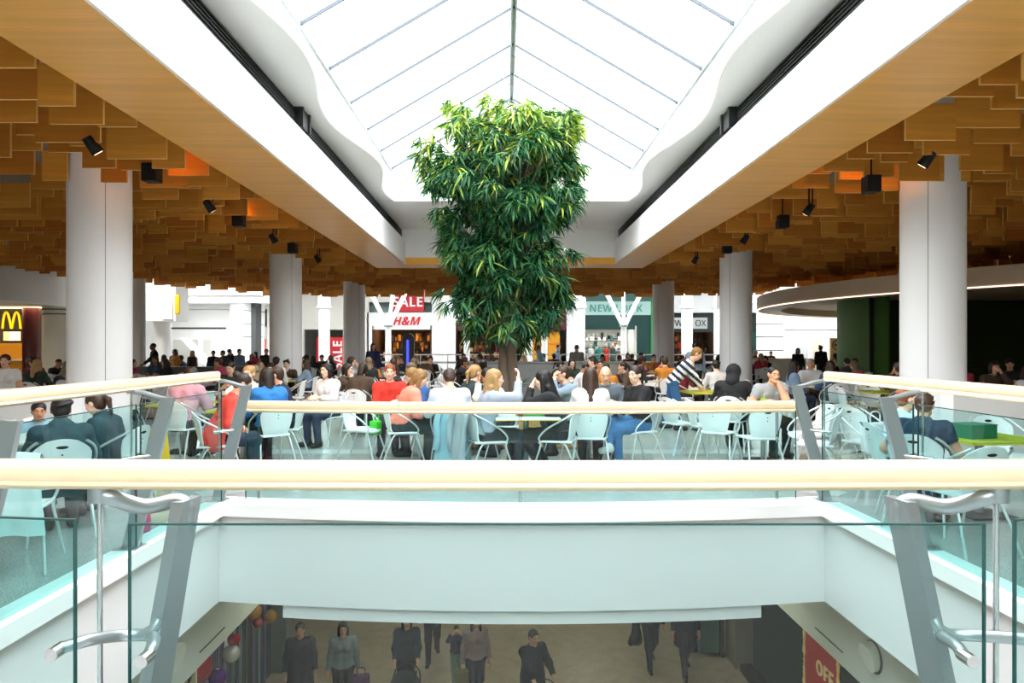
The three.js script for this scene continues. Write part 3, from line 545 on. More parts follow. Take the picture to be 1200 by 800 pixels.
// ---- white walls beyond, on the golden arches side
{
  const d = 40, g = structGroup('wall_left', 'white panelled wall with dark joints near the yellow blade sign', 'wall');
  mesh('wall_panel', fbox(100, 322, 300, 362, d, .3), MAT.white, g); mesh('wall_panel', bx(X(100, d), X(296, d), 0, Y(362.5, d), -d - .02, -d - .3), MAT.white, g);
  mesh('wall_panel', fbox(313, 340, 362, 445, d, .3), MAT.warmWhite, g);
  mesh('joint', fbox(200, 265, 383.5, 385.5, d - .01, .02), MAT.joint, g); mesh('joint', fbox(246, 316, 350, 352, d - 1.2, .02), MAT.joint, g);
  mesh('soffit', bx(X(150, 36), X(322, 36), Y(351, 36), Y(349, 36), -33.8, -40), MAT.white, g);
  mesh('stair_flank', new THREE.ExtrudeGeometry(new THREE.Shape([[X(214, 39), Y(396, 39)], [X(222, 39), Y(396, 39)], [X(246, 39), Y(420, 39)], [X(246, 39), Y(432, 39)]].map(p => new THREE.Vector2(...p))), { depth: .3, bevelEnabled: false }).translate(0, 0, -39), MAT.white, g);
  for (const [a, b] of [[203, 232], [238, 247]]) mesh('door_recess', fbox(a, b, 398, 440, d - .02, .05), std(0xcfd0c8, .6), g);
  const P = [...Array(13)].map((_, i) => { const a = Math.PI * (1.05 + .5 * i / 12), r = 1.5; return [X(282, 38) + Math.cos(a) * r * .6, 38 + .9 + Math.sin(a) * r * .6]; });
  for (const [y0, y1] of [[394.8, 445], [379.8, 394], [363.8, 379], [340, 363]]) mesh('curved_panel', plan([...P, [X(296, 38), 40], [X(265, 38), 40]], [], Math.max(0, Y(y1, 38)), Y(y0, 38)), MAT.white, g);
  mesh('panel_core', bx(X(270, 38), X(294, 38), 0, 4.5, -38.7, -40), MAT.joint, g);
  const b = thing('blade_sign', 'yellow blade sign on a white bulkhead box', 'sign', X(208, 30), Y(356.5, 30), -30); mesh('plate', rbox(.22, .86, .1, .04), MAT.yellow, b);
  struct('bulkhead', merge([fbox(168, 206, 330, 376, 30, 1.2), fbox(190, 202, 352, 374, 29.95, .1)]), MAT.white, 'white bulkhead box carrying the yellow blade sign', 'bulkhead');
  for (const [px, dd, r, n] of [[162, 24.5, .24, 'next to the first food court column'], [190, 31, .38, 'under the white bulkhead box']]) { const t = thing('round_column', `smooth white column ${n}`, 'column', X(px, dd), 0, -dd); mesh('shaft', cyl(r, r, dd < 30 ? 4.85 : Y(376, 30), 0, 0, 0, 32), MAT.white, t); mesh('base_ring', cyl(r + .03, r + .03, .1, 0, 0, 0, 32), MAT.joint, t); }
  const p = thing('light_poster', 'orange and red poster in a glazed frame beside the curved white panels', 'poster', X(304.5, d), Y(404, d), -d + .05); const k = d / F; mesh('frame', bx(-8.5 * k, 8.5 * k, -21 * k, 21 * k, -.03, 0), std(0xb8bdb8, .4), p); mesh('print', bx(-7.5 * k, 7.5 * k, -20 * k, 7 * k, 0, .01), std(0xd9452c, .5), p); mesh('pale_print', bx(-7.5 * k, 7.5 * k, 7 * k, 20 * k, 0, .01), std(0xc2cbc4, .5), p);
  for (const [px, no] of [[222, 'first'], [270, 'second'], [300, 'third']]) { const t = thing('round_downlight', `small round soffit downlight, ${no} from the yellow blade sign`, 'downlight', X(px, 34.5), Y(349, 34.5) + .03, -34.6, 0, 'soffit downlights'); mesh('lamp_disc', cyl(.12, .12, .02, 0, -.09, 0, 16), glow(0xffffff, 2), t); }
}
areaLight(6, 3, -15, 3.98, -36, [-15, 0, -36], 0xffffff, 7);
areaLight(6, 3, 16, 3.98, -36, [16, 0, -36], 0xffffff, 3.5);
for (const x of [-15, 16]) tag(mesh('added_light_panel', bx(x - 3, x + 3, 4.0, 4.04, -34.5, -37.5), glow(0xffffff, 1)), `broad added light panel over the walkway on the ${x < 0 ? 'yellow blade sign' : 'round emblem'} side`, 'lamp');  // panels added to whiten the dim walls beyond, not known fittings
for (const x of [-16.5, 16.5]) { tag(mesh('added_light_panel', bx(x - 2.5, x + 2.5, 6.24, 6.28, -26.2, -28.8), glow(0xffffff, 1)), `high added light panel beside the board ceiling on the ${x < 0 ? 'yellow blade sign' : 'round emblem'} side`, 'lamp'); areaLight(5, 2.6, x, 6.22, -27.5, [x, 0, -27.5], 0xffffff, 9); }  // unseen panels added above the view to light the walls facing the void
// ---- white walls and round booth on the green side
{
  const d = 38, g = structGroup('wall_right', 'white panelled wall with dark joints beside the round emblem board', 'wall');
  for (const [y0, y1] of [[300, 364], [365, 379], [380, 394], [395, 410], [411, 450]]) mesh('wall_panel', fbox(891, 919, y0, y1, d - .4, .6), MAT.white, g);
  mesh('panel_core', fbox(892, 918, 330, 450, d - .3, .3), MAT.joint, g);
  mesh('wall_panel', fbox(919, 1100, 300, 386, d, .3), MAT.white, g); mesh('wall_panel', fbox(919, 1100, 387, 450, d + .02, .3), MAT.white, g);
  mesh('wall_panel', fbox(840, 891, 300, 361, d - .2, .4), MAT.white, g);
  mesh('door_recess', fbox(937, 947, 397, 445, d - .02, .05), std(0xc9cfd2, .6), g); mesh('door_recess', fbox(952, 962, 397, 445, d - .02, .05), std(0xd9d4c2, .6), g);
  const e = thing('emblem_board', 'tan board with a ringed round emblem and a small black menu', 'sign', X(981, 34), 0, -34), k = 34 / F;
  mesh('board', bx(-8 * k, 8 * k, 0, Y(396, 34), -.1, 0), std(0xcdb27a, .6), e);
  mesh('emblem_ring', new THREE.TorusGeometry(5.6 * k, .7 * k, 8, 32).translate(0, Y(404, 34), .01), std(0x6a4a1e, .6), e); mesh('emblem_mark', bx(-3.5 * k, 3.5 * k, Y(405.5, 34), Y(402.8, 34), 0, .01), std(0x6a4a1e, .6), e); mesh('black_menu', bx(-4.5 * k, 4.5 * k, Y(425, 34), Y(414, 34), 0, .01), MAT.black, e);
  // round canopy
  const cx = 21.3 - .18, cd = 23, R = 12, ring = (r0, r1, y0, y1) => { const s = [], h = []; for (let i = 0; i < 120; i++) { const a = i / 120 * 6.28318; s.push([cx + Math.cos(a) * r1, cd + Math.sin(a) * r1]); h.push([cx + Math.cos(a) * r0, cd + Math.sin(a) * r0]); } return plan(s, [h], y0, y1); };
  const c = structGroup('canopy', 'great round canopy with a cream edge over the dark green booth', 'canopy');
  mesh('rim', ring(R - .9, R, 3.02, 3.5), std(0xd9c3a6, .5), c); mesh('soffit_panel', ring(.5, R - .85, 3.3, 3.4), std(0xd9c3a6, .7), c);
  mesh('edge_light_strip', ring(R - .03, R + .015, 3.0, 3.03), glow(0xffe0c8, 1.6), c);
  const b = structGroup('wall_3', 'curved green wall of the booth under the round canopy', 'wall');
  const curve = [...Array(33)].map((_, i) => { const a = Math.PI * (.72 + .41 * i / 32); return [16.6 + Math.cos(a) * 4.4, 24.4 + Math.sin(a) * 4.4]; });
  mesh('green_shell', plan([...curve, ...curve.map(p => [p[0] * .98 + .3, p[1]]).reverse()].reverse(), [], 0, 3.3), MAT.green, b);
  mesh('groove', bx(12.24, 12.4, 0, 3.3, -23.2, -23.26), MAT.dark, b);
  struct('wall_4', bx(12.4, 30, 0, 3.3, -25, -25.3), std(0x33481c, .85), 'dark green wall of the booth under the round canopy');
  struct('door_1', bx(29.6, 30, 0, 2.2, -20, -22), MAT.dark, 'dark service door in the outer wall of the green booth side', 'door');
  const lt = thing('slim_lamp', 'slim upright white lamp glowing in the dark booth', 'lamp', X(1131, 22), 1.0, -22); mesh('lamp_tube', rod([0, .0, 0], [0, .32, 0], .03, 10), glow(0xffffff, 2), lt); mesh('foot', cyl(.06, .06, .03, 0, -.03, 0, 12), MAT.dark, lt); 
  const tb = thing('booth_shelf', 'dark high shelf in the booth carrying the slim lamp', 'shelf', X(1131, 22), 0, -22); mesh('shelf_top', bx(-.8, .8, .92, .97, -.2, .2), MAT.dark, tb); for (const s of [-1, 1]) mesh('leg', bx(s * .7 - .03, s * .7 + .03, 0, .92, -.03, .03), MAT.dark, tb);
}
// ---- lower storey shops
{
  const g = structGroup('shopfront_5', 'dark lower shopfront stacked with goods under the bauble display', 'shopfront');
  mesh('back_panel', bx(-4.9, -5.0, -5, -1.8, -8, -13.8), std(0x35424c, .6), g);
  for (let d = 8.2; d < 13.6; d += .32) mesh('stripe', bx(-4.86, -4.9, -5, -2.3 - rr(0, .6), -d, -d - rr(.08, .2)), std(pick([0x6b7d88, 0x50636c, 0x8a97a0, 0x4a5a45, 0x736a86]), .5), g);
  mesh('white_notice', bx(-4.84, -4.86, -3.45, -3.05, -11.4, -11.75), MAT.white, g);
  mesh('end_pillar', bx(-4.6, -5.2, -5, -1.0, -13.8, -14.3), std(0x6d7a72, .6), g);
  const cols = [[0xb01c2c, 'red'], [0x5b2390, 'purple'], [0xc8902c, 'gold'], [0xdfe2e2, 'silver'], [0x8c1560, 'magenta'], [0x2a7a58, 'green']];
  [[8.3, .2, 0], [8.72, .18, 4], [9.05, .16, 1], [9.5, .24, 0], [9.95, .18, 0], [10.28, .13, 1], [10.58, .13, 3], [10.9, .1, 0], [11.1, .14, 3], [11.6, .13, 2], [12.1, .14, 2], [12.6, .12, 2], [13.0, .1, 5], [13.3, .1, 2], [12.3, .09, 0]].forEach(([d, r, c], i) => {
    const y = -2.72 - r * .5 - (i % 3) * .3, t = thing('bauble', `shiny ${cols[c][1]} bauble, ${i < 12 ? ord[i] : ['thirteenth', 'fourteenth', 'fifteenth'][i - 12]} along the string of the lower shop display`, 'bauble', -4.62 + (i % 2) * .12, y, -d, 0, 'baubles hanging in the lower shop display');
    mesh('ball', new THREE.SphereGeometry(r, 22, 16), phys(cols[c][0], .18, { metalness: .35 }), t); mesh('cap', cyl(.03, .03, .04, 0, r - .01, 0, 10), MAT.bright, t); mesh('string', rod([0, r, 0], [0, -1.8 - y, 0], .006, 6), MAT.dark, t);
  });
  const s = thing('letter_board', 'cream board with black letters beside the bauble display', 'sign', X(220, 7.6), Y(790, 7.6), -7.6), k = 7.6 / F;
  mesh('board', bx(-12 * k, 9.5 * k, -14 * k, 13 * k, -.03, 0), std(0xd8d2ae, .6), s); mesh('lettering', text('al', 8 * k, .01).translate(2 * k, 3.5 * k, 0), MAT.black, s); mesh('lettering', text('ry', 8 * k, .01).translate(0, -6.5 * k, 0), MAT.black, s); for (const q of [-6, 6]) mesh('hanger', rod([q * k, 12 * k, -.015], [q * k, -1.81 - Y(790, 7.6), -.015], .006), MAT.dark, s);
  const h = structGroup('shopfront_6', 'dark lower shop window with tinsel behind the red sale poster', 'shopfront');
  mesh('back_panel', bx(4.85, 4.95, -5, -1.8, -7, -13.8), std(0x24343a, .5), h); mesh('sill', bx(4.62, 4.85, -5, -4.85, -7, -13.9), MAT.dark, h);
  const sp = []; for (let i = 0; i < 60; i++) { const d = rr(9.2, 13.2), y = -2.0 - rr(0, 1.1); sp.push(rod([4.8, y, -d], [4.74, y + rr(-.12, .12), -d - rr(-.2, .2)], .012, 5)); }
  mesh('tinsel', merge(sp), std(0xd9d2c0, .3, { metalness: .3 }), h).userData.kind = 'stuff';
  mesh('end_pillar', bx(4.55, 5.3, -5, -1.0, -14.0, -14.6), std(0x8c8a78, .6), h); mesh('dark_frame', bx(4.42, 4.5, -5, -1.2, -14.5, -14.6), MAT.dark, h);
  mesh('glass_cabinet', merge([bx(4.0, 4.42, -4.95, -4.05, -14.6, -14.9), bx(4.0, 4.42, -4.0, -3.1, -14.6, -14.9)]), std(0x5f8a84, .3), h); mesh('cabinet_frame', bx(3.8, 4.45, -5, -2.9, -14.75, -15), std(0x2f4a45, .5), h);
  const r = thing('sale_poster', 'hanging red poster with gold torn border and OFF lettering', 'poster', 3.98, -2.0, -8.9);
  mesh('sheet', bx(-.015, 0, -2.0, 0, -.55, .45), std(0xa5231f, .5), r); 
  const bl = []; for (let i = 0; i < 34; i++) { const y = -i * .06, w = rr(.02, .05); bl.push(new THREE.SphereGeometry(w, 6, 5).scale(.3, 1, 1).translate(-.018, y, -.53)); bl.push(new THREE.SphereGeometry(w, 6, 5).scale(.3, 1, 1).translate(-.018, y, .43)); } for (let i = 0; i < 16; i++) bl.push(new THREE.SphereGeometry(rr(.025, .06), 6, 5).scale(.3, 1, 1).translate(-.018, -.03, -.53 + i * .064));
  mesh('gold_border', merge(bl), std(0xe2c27a, .5), r); mesh('lettering', text('OFF', .19, .012).rotateY(-Math.PI / 2).translate(-.015, -.62, .08), std(0xe6cf96, .5), r);
  for (const q of [-.4, .3]) mesh('hanger', rod([-.007, 0, q], [-.007, .21, q], .005), MAT.dark, r);
}
// ================================================================== FIGURES: tapered capsules joined smoothly, then meshed
const cap = (a, b, ra, rb, cls = 0, sub = 0) => ({ a, b, ra, rb, cls, sub });
const ell = (c, r, cls = 0, sub = 0) => ({ c, r, cls, sub });
function dist(q, x, y, z) {
  if (q.c) { const r = q.r, u = (x - q.c[0]) / r[0], v = (y - q.c[1]) / r[1], w = (z - q.c[2]) / r[2], k = Math.sqrt(u * u + v * v + w * w); return (k - 1) * Math.min(r[0], r[1], r[2]); }
  const a = q.a, b = q.b, ux = b[0] - a[0], uy = b[1] - a[1], uz = b[2] - a[2], px = x - a[0], py = y - a[1], pz = z - a[2], L = ux * ux + uy * uy + uz * uz;
  let t = L > 0 ? (px * ux + py * uy + pz * uz) / L : 0; t = t < 0 ? 0 : t > 1 ? 1 : t; q.t = t;
  const ex = px - ux * t, ey = py - uy * t, ez = pz - uz * t; return Math.sqrt(ex * ex + ey * ey + ez * ez) - (q.ra + (q.rb - q.ra) * t);
}
// naive surface nets over the field of the bones; returns { pos, nor, idx }
function net(bones, cell, k, warp) {
  const lo = [1e9, 1e9, 1e9], hi = [-1e9, -1e9, -1e9], ext = q => q.c ? [[q.c[0] - q.r[0], q.c[1] - q.r[1], q.c[2] - q.r[2]], [q.c[0] + q.r[0], q.c[1] + q.r[1], q.c[2] + q.r[2]]] : [0, 1, 2].map(i => [Math.min(q.a[i] - q.ra, q.b[i] - q.rb), Math.max(q.a[i] + q.ra, q.b[i] + q.rb)]).reduce((o, e, i) => { o[0][i] = e[0]; o[1][i] = e[1]; return o; }, [[], []]);
  for (const q of bones) if (!q.sub) { const e = ext(q); for (let i = 0; i < 3; i++) { lo[i] = Math.min(lo[i], e[0][i]); hi[i] = Math.max(hi[i], e[1][i]); } }
  const pad = cell * 2 + k * .3; for (let i = 0; i < 3; i++) { lo[i] -= pad; hi[i] += pad; }
  const n = [0, 1, 2].map(i => Math.ceil((hi[i] - lo[i]) / cell) + 1), [nx, ny, nz] = n, S = new Float32Array(nx * ny * nz).fill(1);
  for (const q of bones) {
    const e = ext(q), m = k * 1.2 + cell * 1.5, r0 = [0, 1, 2].map(i => Math.max(0, Math.floor((e[0][i] - m - lo[i]) / cell))), r1 = [0, 1, 2].map(i => Math.min(n[i] - 1, Math.ceil((e[1][i] + m - lo[i]) / cell)));
    for (let z = r0[2]; z <= r1[2]; z++) for (let y = r0[1]; y <= r1[1]; y++) for (let x = r0[0]; x <= r1[0]; x++) {
      const at = (z * ny + y) * nx + x, d = dist(q, lo[0] + x * cell, lo[1] + y * cell, lo[2] + z * cell), f = S[at];
      if (q.sub) { const h = Math.max(0, 1 - Math.abs(f + d) / (k * .5)); S[at] = Math.max(f, -d) + h * h * k * .125; }
      else { const h = Math.max(0, 1 - Math.abs(f - d) / k); S[at] = Math.min(f, d) - h * h * k * .25; }
    }
  }
  const id = new Int32Array(nx * ny * nz).fill(-1), pos = [], idx = [];
  for (let z = 0; z < nz - 1; z++) for (let y = 0; y < ny - 1; y++) for (let x = 0; x < nx - 1; x++) {
    const at = (z * ny + y) * nx + x; let m = 0, c = 0, sx = 0, sy = 0, sz = 0; const v = [];
    for (let i = 0; i < 8; i++) { const f = S[at + (i & 1) + (i >> 1 & 1) * nx + (i >> 2) * nx * ny]; v.push(f); if (f < 0) m |= 1 << i; }
    if (!m || m === 255) continue;
    for (let i = 0; i < 8; i++) for (let b = 1; b < 8; b <<= 1) { const j = i | b; if (j === i) continue; if ((v[i] < 0) !== (v[j] < 0)) { const t = v[i] / (v[i] - v[j]); sx += (i & 1) + (b === 1 ? t : 0); sy += (i >> 1 & 1) + (b === 2 ? t : 0); sz += (i >> 2) + (b === 4 ? t : 0); c++; } }
    id[at] = pos.length / 3; pos.push(lo[0] + (x + sx / c) * cell, lo[1] + (y + sy / c) * cell, lo[2] + (z + sz / c) * cell);
  }
  const st = [1, nx, nx * ny];
  for (let z = 1; z < nz - 1; z++) for (let y = 1; y < ny - 1; y++) for (let x = 1; x < nx - 1; x++) {
    const at = (z * ny + y) * nx + x, f = S[at] < 0;
    for (let a = 0; a < 3; a++) { if (f === S[at + st[a]] < 0) continue; const u = st[(a + 1) % 3], w = st[(a + 2) % 3], A = id[at], B = id[at - u], C = id[at - u - w], D = id[at - w]; if (A < 0 || B < 0 || C < 0 || D < 0) continue; f ? idx.push(A, B, C, A, C, D) : idx.push(A, C, B, A, D, C); }
  }
  const g = new THREE.BufferGeometry(); g.setAttribute('position', new THREE.Float32BufferAttribute(pos, 3)); g.setIndex(idx); g.computeVertexNormals();
  if (warp) { const p = g.attributes.position, nn = g.attributes.normal; for (let i = 0; i < p.count; i++) { const o = warp(p.getX(i), p.getY(i), p.getZ(i)); p.setXYZ(i, p.getX(i) + nn.getX(i) * o, p.getY(i) + nn.getY(i) * o, p.getZ(i) + nn.getZ(i) * o); } g.computeVertexNormals(); }
  return g;
}
function paint(g, fn) { const p = g.attributes.position, c = new Float32Array(p.count * 3); for (let i = 0; i < p.count; i++) { const k = fn(p.getX(i), p.getY(i), p.getZ(i)); c[i * 3] = k[0]; c[i * 3 + 1] = k[1]; c[i * 3 + 2] = k[2]; } g.setAttribute('color', new THREE.BufferAttribute(c, 3)); return g; }
function plain(g) { const c = g.index ? g.toNonIndexed() : g; c.deleteAttribute('uv'); if (!c.attributes.color) paint(c, () => [1, 1, 1]); return c; }
// ---- heads (origin in the middle of the head, face towards +z); colours are skin, lips, brows and eyes
function makeHead(cell, fem) {
  const j = fem ? .93 : 1, b = [
    ell([0, .03, -.012], [.074, .09, .094]), ell([0, -.035, .02], [.057 * j, .08, .066]), cap([0, -.092, .05], [0, -.088, .056], .023 * j, .02), cap([-.034 * j, -.07, .03], [.034 * j, -.07, .03], .024, .024),
    cap([0, .016, .082], [0, -.022, .099], .0085, .0125), cap([-.011, -.027, .088], [.011, -.027, .088], .0085, .0085), cap([-.034, .032, .073], [.034, .032, .073], .012, .012), cap([-.017, -.056, .078], [.017, -.056, .078], .0085, .0085),
    ell([-.038, -.014, .058], [.022, .022, .02]), ell([.038, -.014, .058], [.022, .022, .02]), ell([-.077, -.002, -.008], [.011, .031, .02]), ell([.077, -.002, -.008], [.011, .031, .02]),
    ell([-.031, .011, .094], [.017, .012, .016], 0, 1), ell([.031, .011, .094], [.017, .012, .016], 0, 1), cap([0, -.07, -.018], [0, -.175, -.03], fem ? .045 : .053, fem ? .05 : .06)];
  const g = paint(net(b, cell, .018), (x, y, z) => {
    if (z > .066 && Math.abs(y + .056) < .011 && Math.abs(x) < .023) return [.78, .5, .48];
    return [1, 1, 1];
  });
  const parts = [plain(g)];
  for (const s of [-1, 1]) {
    parts.push(paint(plain(new THREE.SphereGeometry(.0125, 8, 6).translate(s * .031, .012, .077)), () => [.85, .9, .95]));
    parts.push(paint(plain(new THREE.SphereGeometry(.007, 6, 5).translate(s * .031, .012, .0845)), () => [.05, .04, .035]));
    parts.push(paint(plain(tube([[s * .014, .032, .091], [s * .03, .038, .086], [s * .046, .032, .073]], .004, 5, 5)), () => [.16, .12, .1]));
  }
  return mergeGeometries(parts.map(plain));
}
function makeHand(cell) {                                  // wrist at the origin, fingers along -y, palm towards +z, thumb on +x; gently curled
  const b = [cap([0, .01, 0], [0, -.02, 0], .026, .028), cap([-.026, -.03, 0], [-.028, -.085, .004], .017, .013), cap([-.009, -.03, 0], [-.01, -.09, .003], .018, .0135), cap([.009, -.03, 0], [.01, -.09, .003], .018, .0135), cap([.026, -.03, 0], [.028, -.085, .004], .017, .013)];
  [[-.03, .052], [-.0105, .072], [.0105, .078], [.03, .068]].forEach(([x, L], i) => { const y = i === 0 ? -.083 : -.09; b.push(cap([x, y, .004], [x * 1.06, y - L * .5, .012], .0095, .0085), cap([x * 1.06, y - L * .5, .012], [x * 1.06, y - L * .85, .032], .0085, .0078), cap([x * 1.06, y - L * .85, .032], [x * 1.04, y - L * 1.0, .05], .0078, .007)); });
  b.push(cap([.022, -.025, .006], [.05, -.058, .022], .016, .0115), cap([.05, -.058, .022], [.056, -.088, .032], .0115, .009));
  return plain(net(b, cell, .008));
}
const HEADS = { m: makeHead(.0085, false), f: makeHead(.0085, true), lm: makeHead(.0155, false), lf: makeHead(.0155, true) };
const HANDS = { fine: makeHand(.006), low: makeHand(.0125) };
// ---- hair, in the same axes as the head
const strand = (x, y, z) => .0022 * Math.sin(70 * Math.atan2(x, z + .02) * .5 + y * 9) + .002 * noise.noise(x * 60, y * 25, z * 60);
const capBase = [ell([0, .043, -.02], [.085, .088, .1]), ell([0, .0, -.055], [.076, .085, .06]), ell([0, -.055, .085], [.066, .117, .062], 0, 1), ell([0, -.16, 0], [.12, .07, .12], 0, 1)];
const HAIR = {
  short: { b: [...capBase, ell([-.09, -.035, .03], [.03, .05, .05], 0, 1), ell([.09, -.035, .03], [.03, .05, .05], 0, 1)], w: strand },
  buzz: { b: [ell([0, .037, -.018], [.079, .089, .097]), ell([0, -.06, .075], [.075, .13, .075], 0, 1), ell([0, -.13, -.02], [.12, .08, .12], 0, 1)], w: null },
  thin: { b: [ell([0, .0, -.035], [.082, .06, .084]), ell([0, .12, .02], [.08, .085, .11], 0, 1), ell([0, -.05, .085], [.09, .12, .08], 0, 1), ell([0, -.13, 0], [.12, .07, .12], 0, 1)], w: strand },
  curly: { b: [...capBase.slice(0, 3), ...[...Array(46)].map((_, i) => { const a = i * 2.4, v = .15 + .85 * ((i * .618) % 1), r = Math.sqrt(1 - (v * 2 - 1) ** 2 * .9); const p = [Math.cos(a) * .083 * r, .055 + .075 * (v * 2 - 1) * .95 + .01, -.02 + Math.sin(a) * .095 * r]; return p[2] > .05 && p[1] < .06 ? ell([0, .1, 0], [.02, .02, .02]) : ell(p, [.02, .02, .02]); })], w: null },
  bob: { b: [...capBase.slice(0, 3), cap([-.07, .02, -.01], [-.075, -.1, .0], .032, .03), cap([.07, .02, -.01], [.075, -.1, .0], .032, .03), cap([0, .0, -.06], [0, -.11, -.065], .07, .05), ell([0, -.05, .1], [.06, .115, .07], 0, 1)], w: strand },
  long: { b: [...capBase.slice(0, 3), cap([-.068, .02, -.015], [-.08, -.2, .02], .032, .03), cap([.068, .02, -.015], [.08, -.2, .02], .032, .03), cap([0, .0, -.06], [0, -.28, -.1], .068, .06), cap([-.05, -.1, -.06], [-.05, -.29, -.07], .04, .03), cap([.05, -.1, -.06], [.05, -.29, -.07], .04, .03), ell([0, -.05, .105], [.058, .115, .07], 0, 1)], w: strand },
  pony: { b: [...capBase, cap([0, .05, -.11], [0, .0, -.155], .026, .03), cap([0, .0, -.155], [0, -.16, -.15], .03, .014)], w: strand },
  bun: { b: [...capBase, ell([0, .07, -.12], [.045, .042, .04])], w: strand },
  hood: { b: [ell([0, .02, -.03], [.115, .13, .125]), cap([0, -.06, -.05], [0, -.16, -.07], .1, .11), ell([0, -.015, .1], [.078, .112, .1], 0, 1), ell([0, -.0, .02], [.083, .1, .1], 0, 1)], w: (x, y, z) => .004 * noise.noise(x * 25, y * 25, z * 25) },
  scarf: { b: [ell([0, .035, -.018], [.09, .1, .108]), cap([0, -.04, -.02], [0, -.17, -.02], .085, .115), ell([0, -.02, .095], [.055, .08, .05], 0, 1)], w: (x, y, z) => .004 * noise.noise(x * 20, y * 30, z * 20) },
};
const hairGeo = {}, hairOf = (st, low) => hairGeo[st + low] ??= net(HAIR[st].b, low ? .017 : .009, .014, HAIR[st].w);
// ---- poses; the figure faces +z, feet on y = 0
const add3 = (a, b) => [a[0] + b[0], a[1] + b[1], a[2] + b[2]], lerp3 = (a, b, t) => [a[0] + (b[0] - a[0]) * t, a[1] + (b[1] - a[1]) * t, a[2] + (b[2] - a[2]) * t];
function elbow(s, w, L1, L2, pole) {
  const S = V(...s), W = V(...w), d = W.clone().sub(S), L = Math.min(d.length(), (L1 + L2) * .995); d.normalize(); const wr = S.clone().addScaledVector(d, L);
  const a = (L1 * L1 - L2 * L2 + L * L) / (2 * L), h = Math.sqrt(Math.max(0, L1 * L1 - a * a)), p = V(...pole); p.addScaledVector(d, -p.dot(d)).normalize();
  const e = S.clone().addScaledVector(d, a).addScaledVector(p, h); return [[e.x, e.y, e.z], [wr.x, wr.y, wr.z]];
}
function pose(o) {
  const sit = o.pose === 'sit', walk = o.pose === 'walk', f = o.fem ? 1 : 0, J = {};
  const P = sit ? [0, .545, o.slide ?? -.02] : [0, .93, 0], lean = o.lean ?? (sit ? .12 : .02), side = o.tilt ?? 0;
  const u = [Math.sin(side) * Math.cos(lean), Math.cos(lean) * Math.cos(side), Math.sin(lean)], at = k => add3(P, [u[0] * k, u[1] * k, u[2] * k]);
  J.P = P; J.waist = at(.14); J.chest = at(.34); J.neck = at(.5); J.u = u;
  const hn = o.nod ?? .05; J.head = add3(J.neck, [u[0] * .12, .145 + .02 * u[1] - hn * .02, u[2] * .1 + .035 + .05 * hn]);
  J.sh = [-1, 1].map(s => add3(at(.445), [s * (f ? .158 : .182), 0, 0]));
  J.hip = [-1, 1].map(s => add3(P, [s * .088, -.02, .01]));
  if (sit) { J.knee = [[-.1, .5, .43 + P[2]], [.1, .5, .43 + P[2]]]; J.ank = [[-.1, .09, .38], [.1, .09, .36]]; if (o.tuck) J.ank = [[-.1, .1, .16], [.09, .1, .2]];
    if (o.cross) { J.knee[0] = [.0, .6, .45]; J.ank[0] = [.16, .3, .6]; J.knee[1] = [.11, .5, .43]; J.ank[1] = [.1, .09, .4]; } }
  else if (walk) { J.knee = [[-.09, .5, .16], [.09, .51, -.0]]; J.ank = [[-.09, .09, .27], [.09, .14, -.3]]; }
  else { J.knee = [[-.1, .5, .02], [.1, .5, .02]]; J.ank = [[-.11, .09, -.02], [.11, .09, -.01]]; }
  if (o.step) { J.knee = [[-.12, .5, .1], [.12, .5, -.06]]; J.ank = [[-.14, .09, .1], [.14, .09, -.18]]; }
  const kw = { table: s => [s * .15, .79, .4], near: s => [s * .12, .8, .3], lap: s => [s * .09, .63, .27], chin: s => add3(J.head, [s * .035, -.135, .075]), mouth: s => add3(J.head, [s * .04, -.085, .13]), hang: s => [s * .27, P[1] - .12, .04], up: s => [s * .12, J.head[1] - .02, J.head[2] + .26], fwd: s => [s * .2, 1.02, .38], swingF: s => [s * .25, .9, .2], swingB: s => [s * .26, .88, -.2], cheek: s => add3(J.head, [s * .075, -.1, .05]), desk: s => [s * .22, .79, .33], cuddle: s => [s * -.02, .82, .3] };
  const t = [o.L ?? (sit ? 'table' : 'hang'), o.R ?? (sit ? 'table' : 'hang')];
  J.el = []; J.wr = [];
  [-1, 1].forEach((s, i) => { const w = typeof t[i] === 'string' ? kw[t[i]](s) : t[i], pole = typeof t[i] === 'string' && ['hang', 'swingF', 'swingB'].includes(t[i]) ? [s * .3, 0, -1] : [s * .7, -1, -.25]; const [e, ww] = elbow(J.sh[i], w, .275, .245, pole); J.el.push(e); J.wr.push(ww); });
  return J;
}
